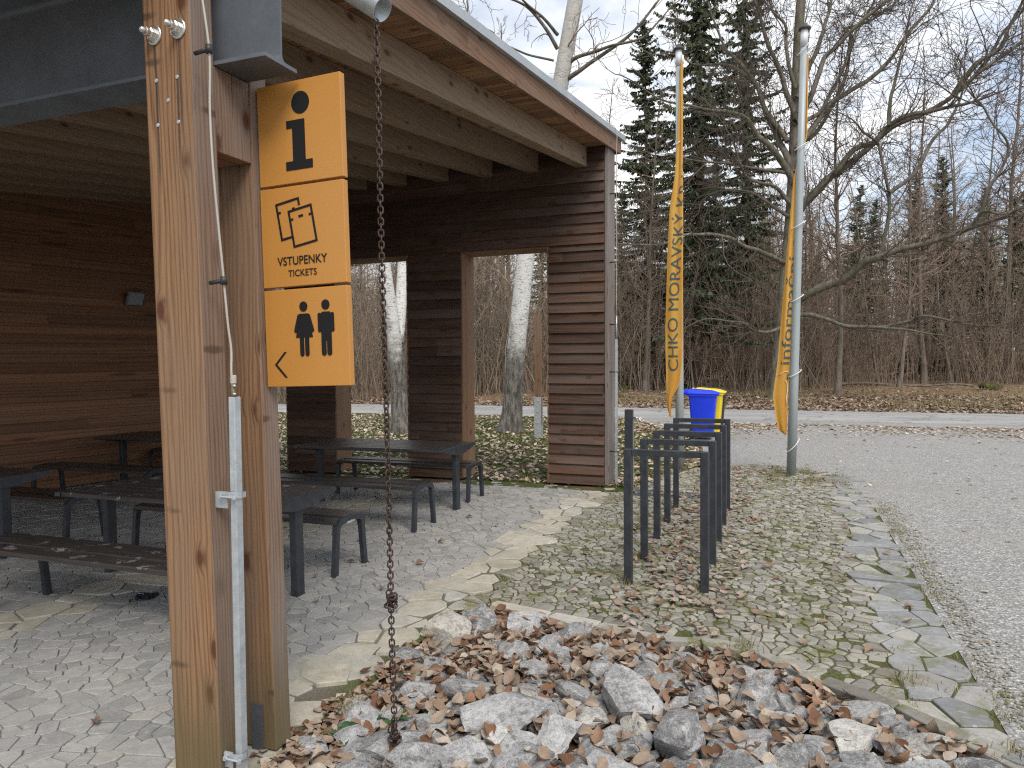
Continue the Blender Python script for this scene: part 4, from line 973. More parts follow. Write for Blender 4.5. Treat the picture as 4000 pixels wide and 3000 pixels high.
Rtab2 = [(.575, .010), (.70, .022), (1.5, .05), (3, .10), (4.3, .165), (4.75, .222), (4.95, .262), (6.1, .270)]
t, P = banner('banner', zs, lambda z: lerp_tab(Ltab2, z), lambda z: lerp_tab(Rtab2, z), lambda z: 11.285, .014, 'narrow twisted orange banner lettered informační, on the leaning flagpole at the gravel', 'informační centrum', 1.63, 4.55, .135, lambda z: .030, 0)
mb = MB()
for z, dx in ((6.2, .115), (4.80, .115), (3.67, .085), (2.60, .055), (1.50, .03), (.44, .012)):
    x = .086 + .0195 * z; ph = R.uniform(0, 6)
    mb = MB(); mb.tube([(x + .005 + .092 * math.cos(a), 11.245 + .092 * math.sin(a), z + .055 * math.sin(a + 1.2) * (1.9 if z < .6 or z > 6 else 1)) for a in [2 * PI * k / 24 for k in range(24)]], .0060, 6, closed=True); mb.obj('cord', M['white'], t)
mb = MB()     # white line emblem near the foot of the banner
def onb(pts): return [P(s, z, .006) for s, z in pts]
mb.tube(onb([(.15, 1.46), (.35, 1.49), (.6, 1.52), (.9, 1.53)]), .005, 4); mb.tube(onb([(.72, 1.40), (.85, 1.36), (.92, 1.25), (.86, 1.12), (.9, 1.02)]), .006, 4); mb.obj('emblem', M['white'], t)
mb = MB(); mb.raw([P(.9 + .07 * math.cos(a), 1.45 + .05 * math.sin(a), .007) for a in [2 * PI * k / 14 for k in range(14)]], [tuple(range(14))]); mb.obj('emblem_dot', M['letter'], t)

# ------------------------------------------------------------------ timber sign posts with steel shoes, outside the opening
sp = thing('timber_sign_frame', (-5.19, 15.1, gz(-5.19)), 'pair of brown timber uprights with a grey steel shoe outside the opening', 'sign post')
for x, y, mat in ((0, 0, M['fascia']), (.52, .95, M['frame'])):
    mb = MB(); mb.box(x - .078, x + .078, y - .05, y + .05, .35, 2.77, 2); mb.obj('upright', mat, sp, bevel=.004)
    mb = MB(); mb.box(x - .080, x + .080, y - .062, y - .051, -.05, .93, 2); mb.box(x - .080, x + .080, y + .051, y + .062, -.05, .93, 2)
    for z in (.35, .6, .85): mb.lathe((x, y - .07, z), [(.014, -.0), (.014, .012)], 8)
    mb.obj('shoe', M['galv'], sp)
# dropped glove under the roof
gl = MB()
def blob(c, r, sx=1, sy=1, sz=1):
    n = 10; b = []
    for i in range(7):
        th = PI * i / 6
        for k in range(n): ph = 2 * PI * k / n; b.append((c[0] + r * sx * math.sin(th) * math.cos(ph), c[1] + r * sy * math.sin(th) * math.sin(ph), c[2] + r * sz * math.cos(th)))
    gl.raw(b, [(i * n + k, i * n + (k + 1) % n, (i + 1) * n + (k + 1) % n, (i + 1) * n + k) for i in range(6) for k in range(n)])
bx_, by_ = -4.55, 3.97; bz = gz(bx_) + .012
blob((bx_, by_, bz), .055, 1.15, .85, .38); blob((bx_ + .05, by_ + .01, bz), .035, 1, 1, .45)
for k in range(4):
    a = -.35 + .22 * k; gl.tube(smooth_line([(bx_ + .03, by_ - .03 + .02 * k, bz), (bx_ + .07 + .015 * math.cos(a), by_ - .04 + .03 * k, bz + .008), (bx_ + .105 - .008 * abs(k - 1.5), by_ - .05 + .034 * k, bz - .002)], 3), [.0125] * 6 + [.009], 7)
gl.tube(smooth_line([(bx_ - .02, by_ - .04, bz), (bx_ + .01, by_ - .07, bz + .004), (bx_ + .035, by_ - .078, bz)], 3), [.013] * 6 + [.009], 7)
gv = tag(gl.obj('glove', M['glove']), 'small dark glove lying lost on the paving stones', 'glove')
gm = MB(); gm.tube([(bx_ - .03, by_ - .02, bz + .021), (bx_ - .01, by_ - .03, bz + .024), (bx_ + .01, by_ - .015, bz + .024), (bx_ + .03, by_ - .025, bz + .021)], .0025, 4); gm.obj('print', M['glove_mark'], gv)
# ------------------------------------------------------------------ rocks in the bed
def rock_mesh(i):
    r = random.Random(100 + i); bm = bmesh.new(); bmesh.ops.create_icosphere(bm, subdivisions=4, radius=1)
    planes = []
    for k in range(r.randint(10, 15)):
        n = Vector((r.gauss(0, 1), r.gauss(0, 1), r.gauss(0, .8))).normalized(); planes.append((n, r.uniform(.42, .80)))
    sx, sy, sz = 1, r.uniform(.62, .9), r.uniform(.45, .75); o = r.uniform(0, 90)
    for v in bm.verts:
        p = v.co.copy()
        for n, d in planes:
            e = p.dot(n) - d
            if e > 0: p -= n * e * .99
        q = p * 1.7 + Vector((o, 0, 0)); p += v.co * (.05 * mnoise.noise(q) + .03 * mnoise.noise(q * 2.7) + .02 * mnoise.noise(q * 6.1))
        st = .012 * math.sin((p.x * .5 + p.z) * 24 + 3 * mnoise.noise(q)); p += v.co * st * max(0, mnoise.noise(q * .8))
        v.co = Vector((p.x * sx, p.y * sy, p.z * sz))
    me = bpy.data.meshes.new('rock'); bm.to_mesh(me); bm.free()
    for p in me.polygons: p.use_smooth = True
    me.set_sharp_from_angle(angle=math.radians(24)); me.materials.append(M['rock']); return me
rmesh = [rock_mesh(i) for i in range(16)]
placed = []; rr = random.Random(41)
def try_rocks(n, r0, r1, sep, zoff):
    for _ in range(n):
        for t in range(60):
            x, y = rr.uniform(-2.1, 1.7), rr.uniform(2.05, 4.7); r = rr.uniform(r0, r1)
            if not inside(x, y) or not inside(x, y + r * .75 + .02): continue
            if not (inside(x - r * .15, y) and inside(x + r * .6, y)) and y > 2.6: continue
            if x < -1.75 and y < 2.62: continue
            if any(math.hypot(x - a, y - b) < (r + c) * sep for a, b, c, *_ in placed): continue
            placed.append((x, y, r, zoff)); break
fixed = [(-1.30, 4.36, .12, 0), (-.92, 4.22, .11, 0), (-.55, 4.05, .10, 0), (.02, 3.86, .085, .02), (-1.32, 3.82, .13, 0), (-.72, 3.58, .20, 0), (-.45, 3.25, .19, 0), (-1.28, 3.2, .19, 0), (.30, 3.55, .13, .02), (.22, 2.98, .17, 0), (-1.62, 3.45, .14, 0), (.52, 3.28, .15, .01), (-.1, 2.9, .16, 0), (-.75, 2.85, .17, 0), (-1.5, 2.66, .14, 0), (.05, 3.3, .12, .01)]
for f in fixed: placed.append(f)
try_rocks(30, .12, .16, .74, 0); try_rocks(130, .07, .115, .70, .005); try_rocks(190, .042, .07, .70, .015); try_rocks(60, .022, .04, .72, .03)
placed = [p for p in placed if p[1] > 2.2][:298]
def rock_label(x, y, r, k):
    tone = ['dark grey', 'mid grey', 'pale grey', 'whitish'][k % 4]
    return tone
used_l = {}
lm = [((-1.64, 2.75), 'by the foot of the rain chain'), ((-1.9, 2.3), 'beside the timber post foot'), ((-1.3, 4.3), 'at the head of the bed under the edging slabs'), ((.2, 3.9), 'against the right-hand edging slabs'), ((.7, 3.3), 'near the gravel end of the bed'), ((-.6, 3.4), 'in the middle of the bed among leaves'), ((-1.85, 3.4), 'along the flagstone side of the bed'), ((-.5, 2.5), 'low in front of the bed')]
for k, (x, y, r, zo) in enumerate(placed):
    o = bpy.data.objects.new('rock', rmesh[(k * 7) % 16]); COL.objects.link(o)
    s = r * 1.5; o.scale = (s * rr.uniform(.95, 1.2), s * rr.uniform(.9, 1.1), s * rr.uniform(.5, .75))
    o.rotation_euler = (rr.gauss(0, .22), rr.gauss(0, .22), rr.uniform(0, 6.28))
    o.location = (x, y, gz(x) - .092 + r * .36 + zo + (.02 if y < 3.4 else 0))
    place = min(lm, key=lambda q: math.hypot(q[0][0] - x, q[0][1] - y))[1]
    size = 'large' if r > .14 else 'medium' if r > .08 else 'small' if r > .045 else 'tiny'
    shape = ['blocky', 'flat-topped', 'ridged', 'rounded', 'sharp-edged', 'wedge-shaped', 'pitted', 'slabby', 'lumpy', 'angular', 'chipped', 'squat', 'long', 'tilted', 'veined', 'craggy'][(k * 7) % 16]
    tag(o, f'{size} {shape} grey limestone rock {place}', 'rock', 'grey limestone rocks in the drainage bed')

# small rubble filling the gaps between the rocks
mb = MB(); bm = bmesh.new(); bmesh.ops.create_icosphere(bm, subdivisions=1, radius=1); bv = [v.co.copy() for v in bm.verts]; bf = [tuple(v.index for v in f.verts) for f in bm.faces]; bm.free()
for k in range(800):
    x, y = rr.uniform(-2.15, 1.6), rr.uniform(2.05, 4.7)
    if not inside(x, y): continue
    r = rr.uniform(.012, .038); Mx = Matrix.Rotation(rr.uniform(0, 6.28), 3, 'Z') @ Matrix.Rotation(rr.gauss(0, .6), 3, 'X'); pl = [(Vector((rr.gauss(0, 1), rr.gauss(0, 1), rr.gauss(0, 1))).normalized(), rr.uniform(.35, .7)) for _ in range(6)]; vs_ = []
    for p in bv:
        p = p.copy()
        for n_, d_ in pl:
            e_ = p.dot(n_) - d_
            if e_ > 0: p -= n_ * e_
        p = Mx @ Vector((p.x * 1.3, p.y, p.z * .8)) * r * 1.5; vs_.append((x + p.x, y + p.y, gz(x) - .06 + r * .5 + p.z))
    mb.raw(vs_, bf, sm=False)
tag(mb.obj('rubble', M['rubble']), 'small stone chips between the rocks of the bed', 'rubble', kind='stuff')
# ------------------------------------------------------------------ fallen leaves, grass, herbs (nobody could count them)
def leaf(mb, c, size, rot, tilt, roll, curl, rnd):
    M3 = Matrix.Rotation(rot, 3, 'Z') @ Matrix.Rotation(tilt, 3, 'Y') @ Matrix.Rotation(roll, 3, 'X')
    st = ((.02, .02), (.18, .20), (.40, .31), (.62, .29), (.82, .16), (1.0, .01)); b = len(mb.v); cu = curl * rnd.uniform(.6, 1.9); cu2 = rnd.uniform(-.7, .9)
    for u, w in st:
        for s in (-1, -.5, 0, .5, 1):
            w2 = w * (1 + .10 * rnd.uniform(-1, 1)); p = Vector((u - .5, s * w2, cu * (w2 * s) ** 2 * 3 + cu2 * (u - .5) ** 2 * 1.2 + .03 * rnd.uniform(-1, 1))) * size
            p = M3 @ p; mb.v.append((c[0] + p.x, c[1] + p.y, c[2] + p.z))
    ss = (-1, -.5, 0, .5, 1)
    for i in range(5):
        for k in range(4):
            a = b + i * 5 + k; mb.f.append((a, a + 1, a + 6, a + 5)); mb.mi.append(0); mb.sm.append(True)
            mb.uv.append([(st[i][0], ss[k]), (st[i][0], ss[k + 1]), (st[i + 1][0], ss[k + 1]), (st[i + 1][0], ss[k])])
def leaf6(mb, c, size, rot, tilt, roll, rnd):
    M3 = Matrix.Rotation(rot, 3, 'Z') @ Matrix.Rotation(tilt, 3, 'Y') @ Matrix.Rotation(roll, 3, 'X'); b = len(mb.v); k = rnd.uniform(-.25, .35)
    for u, s in ((-.5, 0), (-.1, -.33), (.5, 0), (-.1, .33)):
        p = M3 @ (Vector((u + rnd.uniform(-.08, .08), s, k * s * s * 3)) * size); mb.v.append((c[0] + p.x, c[1] + p.y, c[2] + p.z))
    for f in ((0, 1, 2), (0, 2, 3)): mb.f.append(tuple(b + i for i in f)); mb.uv.append([(0, 0)] * 3); mb.mi.append(0); mb.sm.append(False)
lr = random.Random(5)
rk = [(x, y, r) for x, y, r, _ in placed]
def rock_h(x, y):
    h = -.075
    for a, b, r in rk:
        d = math.hypot(x - a, y - b)
        if d < r * .8: h = max(h, -.092 + r * .36 + r * .42 * math.sqrt(max(0, 1 - (d / (r * .95)) ** 2)))
    return h
mb = MB(); n = 0
while n < 3400:
    x, y = lr.uniform(-2.3, 1.7), lr.uniform(2.05, 4.75)
    if not inside(x, y): continue
    h = rock_h(x, y)
    if h > -.03 and lr.random() > .05: continue
    cl = mnoise.noise((x * 1.6, y * 1.6, 4))
    if lr.random() > .75 + .6 * cl: continue
    h2 = -.055 + lr.random() ** 2 * .075 if h <= -.03 else h + .012
    leaf(mb, (x, y, gz(x) + h2), lr.uniform(.055, .108), lr.uniform(0, 6.28), lr.gauss(0, .45), lr.gauss(0, .42), lr.uniform(-.3, .9), lr); n += 1
for k in range(260):      # spilling over the flagstones beside the bed
    t = lr.random(); x = -2.07 + lr.gauss(0, .06); y = lr.uniform(2.2, 3.9); leaf(mb, (x, y, gz(x) + .012), lr.uniform(.04, .075), lr.uniform(0, 6.28), lr.gauss(0, .2), lr.gauss(0, .2), lr.uniform(-.2, .7), lr)
tag(mb.obj('fallen_leaves', M['leaf']), 'brown beech leaves caught between the rocks', 'leaves', kind='stuff')
# leaves under and around the bike stands, scattered on the paving
mb = MB(); n = 0
while n < 760:
    x, y = lr.uniform(-2.0, .9), lr.uniform(4.5, 11.8)
    if y > far_limit(min(x, .99)): continue
    dens = math.exp(-((x + .80) / .42) ** 2) * (1 if y < 9.3 else .6) * (.55 + .9 * max(0, mnoise.noise((x * 2.2, y * 1.7, 1)))) + .028
    dens *= .62 if y > 5 else .4
    if lr.random() > dens: continue
    leaf(mb, (x, y, gz(x) + .010 + lr.random() * .012), lr.uniform(.05, .095), lr.uniform(0, 6.28), lr.gauss(0, .14), lr.gauss(0, .14), lr.uniform(-.3, .6), lr); n += 1
for x, y in ((-3.1, 6.1), (-2.95, 5.4), (-3.55, 5.25), (-4.95, 6.1), (-3.2, 4.3), (-3.35, 4.05), (-3.15, 2.45), (-5.2, 3.95), (-2.85, 6.9), (-3.0, 3.5), (-2.72, 3.1), (-4.1, 6.3), (-3.9, 5.9), (-5.6, 5.8), (-2.8, 7.9), (-3.3, 7.2), (-3.6, 4.8), (-2.9, 4.7)):
    leaf(mb, (x, y, gz(x) + .018), lr.uniform(.06, .10), lr.uniform(0, 6.28), lr.gauss(0, .15), lr.gauss(0, .15), .7, lr)
tag(mb.obj('scattered_leaves', M['leaf_pale']), 'dry leaves scattered over the paving', 'leaves', kind='stuff')
# grass area beyond the shelter, road verges and forest floor
mb = MB()
def lawn_lim(y):
    for (x1, y1), (x2, y2) in zip(lawn_right, lawn_right[1:]):
        if y1 <= y <= y2: return x1 + (x2 - x1) * (y - y1) / (y2 - y1)
    return -1.9
n = 0
while n < 11000:
    y = 9.52 + lr.random() ** 1.3 * 11.4; x = lr.uniform(-11 - (y - 10) * .55, 0)
    if x > lawn_lim(y) - .02 and lr.random() > .0: continue
    g = mnoise.noise((x * .9, y * .9, 7))
    if lr.random() > .62 - .5 * g + max(0, (y - 14) * .05): continue
    leaf6(mb, (x, y, gz(x) + .012 + lr.random() * .03), lr.uniform(.06, .12), lr.uniform(0, 6.28), lr.gauss(0, .3), lr.gauss(0, .3), lr); n += 1
n = 0
while n < 5200:          # drift between the forecourt and the road
    x = lr.uniform(-4, 16); y0 = 20.3 - .065 * (x + 4) - .2; y = y0 - abs(lr.gauss(0, 1.15)) - .4 * lr.random()
    if lr.random() > .55 + .75 * mnoise.noise((x * .55, y * .9, 2)): continue
    leaf6(mb, (x, y, gz(x) + .012), lr.uniform(.06, .12), lr.uniform(0, 6.28), lr.gauss(0, .2), lr.gauss(0, .2), lr); n += 1
for k in range(900):
    x, y = lr.uniform(-1.6, 12), lr.uniform(9, 19.5); 
    if x < lawn_lim(y) or (y < far_limit(min(max(x, -2.1), 1.05)) and x < 1): continue
    if lr.random() > .25 + .45 * max(0, (y - 13) / 6): continue
    leaf6(mb, (x, y, gz(x) + .008), lr.uniform(.05, .09), lr.uniform(0, 6.28), lr.gauss(0, .2), lr.gauss(0, .2), lr)
for k in range(90):
    x, y = lr.uniform(1.1, 7), lr.uniform(3.2, 10); leaf6(mb, (x, y, gz(x) + .008), lr.uniform(.045, .08), lr.uniform(0, 6.28), lr.gauss(0, .2), lr.gauss(0, .2), lr)
tag(mb.obj('leaf_litter', M['leaf_far']), 'pale fallen leaves over the grass and the road edge', 'leaves', kind='stuff')
mb = MB()
for k in range(26000):
    d = abs(lr.gauss(0, 1)) * 4.5; x = lr.uniform(-22, 26); y = far_y(x) - .35 + d * (.3 if k % 3 == 0 else 1)
    leaf6(mb, (x, y, forest_z(x, y) + .01 + lr.random() * .04), lr.uniform(.08, .17), lr.uniform(0, 6.28), lr.gauss(0, .4), lr.gauss(0, .4), lr)
tag(mb.obj('forest_leaves', M['leaf_forest']), 'brown leaf litter on the forest floor', 'leaves', kind='stuff')
def blade(mb, x, y, z, h, w, rnd, lean=.5):
    a = rnd.uniform(0, 6.28); l = h * rnd.uniform(.1, lean); dx, dy = math.cos(a), math.sin(a); b = len(mb.v)
    mb.v += [(x - dy * w, y + dx * w, z), (x + dy * w, y - dx * w, z), (x + dx * l * .4 - dy * w * .7, y + dy * l * .4 + dx * w * .7, z + h * .6), (x + dx * l * .4 + dy * w * .7, y + dy * l * .4 - dx * w * .7, z + h * .6), (x + dx * l, y + dy * l, z + h * .9)]
    for f in ((0, 1, 3, 2), (2, 3, 4)): mb.f.append(tuple(b + i for i in f)); mb.uv.append([(0, 0)] * len(f)); mb.mi.append(0); mb.sm.append(False)
mb = MB(); n = 0
while n < 30000:
    y = 9.6 + lr.random() ** 1.4 * 10; x = lr.uniform(-10 - (y - 10) * .5, -1.2)
    if x > lawn_lim(y) - .02: continue
    if lr.random() > .35 + 1.1 * mnoise.noise((x * .9, y * .9, 7)) - max(0, (y - 14) * .06): continue
    blade(mb, x, y, gz(x), lr.uniform(.02, .065), .0035 + .002 * (y > 13), lr, 1.2); n += 1
tag(mb.obj('lawn_grass', M['grass']), 'short grass growing through the leaves', 'grass', kind='stuff')
mb = MB()
def tuft(x, y, n, h, sp, w=.0022):
    for k in range(n):
        a, b = x + lr.gauss(0, sp), y + lr.gauss(0, sp); blade(mb, a, b, gz(a) - .012, lr.uniform(.4, 1) * h, w, lr, 1.0)
for k in range(1300):      # verge round the leaning pole, gaps in the cobbles, edge of the gravel
    x, y = .1 + lr.gauss(0, .34), 11.15 + lr.gauss(0, .42)
    if mnoise.noise((x * 3, y * 3, 1)) > -.08: tuft(x, y, 4, .045, .02, .003)
for k in range(500):
    y = lr.uniform(3.6, 11.5); x = 1.0 + lr.gauss(0, .035)
    if y > 9: x -= (y - 9) * .14
    if mnoise.noise((y * 2.1, 3, 0)) > .0: tuft(x, y, 5, .04, .016)
for k in range(620):
    x, y = lr.uniform(-1.9, .9), lr.uniform(4.7, 11.8)
    if y < far_limit(min(x, .99)) and mnoise.noise((x * 1.7, y * 1.7, 9)) > .18: tuft(x, y, 6, .035, .02)
for k in range(420):
    x, y = -2.1 + lr.gauss(0, .05) if k % 3 else -2.62 + lr.gauss(0, .05), lr.uniform(4.6, 9.4); tuft(x, y, 5, .022, .015)
for k in range(260):
    x, y = lr.uniform(.42, 1.0), lr.uniform(3.5, 9)
    if mnoise.noise((x * 3, y * 3, 6)) > .1: tuft(x, y, 6, .035, .018)
for x, y, h in ((-.62, 5.46, .07), (-1.16, 5.42, .09), (-1.2, 8.40, .12), (-.6, 6.17, .06), (-1.2, 7.66, .11), (-.22, 4.44, .11), (-1.2, 6.2, .06), (.62, 4.25, .08), (.95, 3.6, .07), (-2.3, 9.5, .12), (-2.22, 9.62, .12), (-1.9, 9.5, .1)):
    tuft(x, y, 60, h, .045)
tag(mb.obj('grass_tufts', M['drygrass']), 'dry grass tufts and moss between the stones', 'grass', kind='stuff')
mb = MB()
for k in range(12000):
    d = abs(lr.gauss(0, 1)) * 5; x = lr.uniform(-14, 22); y = far_y(x) + .2 + d
    if mnoise.noise((x * .35, y * .35, 0)) > -.02: blade(mb, x, y, forest_z(x, y), lr.uniform(.12, .42), .006, lr, 1.2)
tag(mb.obj('dry_forest_grass', M['drygrass']), 'straw-coloured grass at the edge of the wood', 'grass', kind='stuff')
def tuft_thing(x, y, z, n, h, label):
    mb = MB()
    for k in range(n): blade(mb, lr.gauss(0, .022), lr.gauss(0, .022), 0, lr.uniform(.4, 1) * h, .0016, lr, 1.3)
    tag(mb.obj('grass_tuft', M['drygrass'], loc=(x, y, z)), label, 'grass tuft')
tuft_thing(-2.02, 2.98, gz(-2) - .02, 90, .14, 'spiky grass tuft at the bed edge between post and chain')
def herb(x, y, z, n, r, label):
    mb = MB()
    for k in range(n):
        a = 2 * PI * k / n + lr.uniform(-.3, .3); L = r * lr.uniform(.7, 1.2); st = 7; b = len(mb.v)
        for i in range(st):
            t = i / (st - 1); w = .30 * L * math.sin(PI * min(1, t * .92 + .06)) ** .7 * (1 + .12 * math.sin(i * 2.6)); rr_ = .15 * r + L * t; zz = .5 * L * math.sin(t * 2.2) * .8
            for s in (-1, -.4, 0, .4, 1): mb.v.append((math.cos(a) * rr_ - math.sin(a) * w * s, math.sin(a) * rr_ + math.cos(a) * w * s, zz + abs(s) * w * .35 + lr.uniform(-1, 1) * .002))
        for i in range(st - 1):
            for q in range(4): c = b + i * 5 + q; mb.f.append((c, c + 1, c + 6, c + 5)); mb.uv.append([(0, 0)] * 4); mb.mi.append(0); mb.sm.append(True)
    tag(mb.obj('green_herb', M['herb'], loc=(x, y, z)), label, 'plant', 'green leafy plants at the bed edge')
herb(-1.93, 2.78, gz(-1.9) - .03, 9, .085, 'broad-leaved green plant among rocks left of the chain foot')
herb(-1.80, 3.02, gz(-1.9) - .03, 5, .07, 'few upright green leaves beside the chain, further into the bed')
herb(-1.72, 2.80, gz(-1.9) - .04, 4, .06, 'flat pair of green leaves nearest the chain foot')
herb(-2.06, 2.74, gz(-1.9) - .02, 7, .04, 'little green rosette close to the timber post foot')
# ------------------------------------------------------------------ trees
class TB:
    def __init__(s): s.v = []; s.f = []
    def tube(s, P, rad, n):
        m = len(P); b = len(s.v); ref = None
        for i in range(m):
            t = P[min(i + 1, m - 1)] - P[max(i - 1, 0)]
            if t.length < 1e-9: t = Vector((0, 0, 1))
            t.normalize(); ref = t.orthogonal() if ref is None else ref - t * ref.dot(t)
            if ref.length < 1e-6: ref = t.orthogonal()
            ref.normalize(); bi = t.cross(ref); r = rad[i]; p = P[i]
            for k in range(n):
                a = 6.2832 * k / n; c, d = math.cos(a) * r, math.sin(a) * r; s.v.append((p.x + ref.x * c + bi.x * d, p.y + ref.y * c + bi.y * d, p.z + ref.z * c + bi.z * d))
        for i in range(m - 1):
            for k in range(n):
                k2 = (k + 1) % n; s.f.append((b + i * n + k, b + i * n + k2, b + i * n + n + k2, b + i * n + n + k))
    def obj(s, name, mat, parent=None, smooth=True):
        me = bpy.data.meshes.new(name); me.from_pydata(s.v, [], s.f); me.materials.append(mat)
        if smooth: me.polygons.foreach_set('use_smooth', [True] * len(s.f))
        me.update(); o = bpy.data.objects.new(name, me); COL.objects.link(o)
        if parent: o.parent = parent
        return o
def turn(d, ang, az):
    q = d.orthogonal().normalized(); w = d.cross(q); return (d * math.cos(ang) + (q * math.cos(az) + w * math.sin(az)) * math.sin(ang)).normalized()
def grow(tb, p, d, L, r, lvl, rnd, dens=2.6, up=.06, rmin=.005, wob=.22):
    n = 3 if L < .5 else 5 if L < 2 else 7; P = [p.copy()]; q = p.copy(); dd = d.copy()
    for i in range(n):
        dd = (dd + Vector((rnd.gauss(0, wob), rnd.gauss(0, wob), rnd.gauss(0, wob) + up))).normalized(); q = q + dd * (L / n); P.append(q.copy())
    tb.tube(P, [max(rmin, r * (1 - .75 * i / n)) for i in range(n + 1)], 3 if r < .014 else 5)
    if lvl > 0:
        for c in range(max(2, int(dens * L * rnd.uniform(.7, 1.3)))):
            t = rnd.uniform(.15, 1) * n; i = min(int(t), n - 1); pp = P[i].lerp(P[i + 1], t - i); d0 = (P[i + 1] - P[i]).normalized()
            grow(tb, pp, turn(d0, rnd.uniform(.45, 1.05), rnd.uniform(0, 6.28)), L * rnd.uniform(.28, .55), max(rmin, r * .5), lvl - 1, rnd, dens * 1.25, up, rmin, wob)
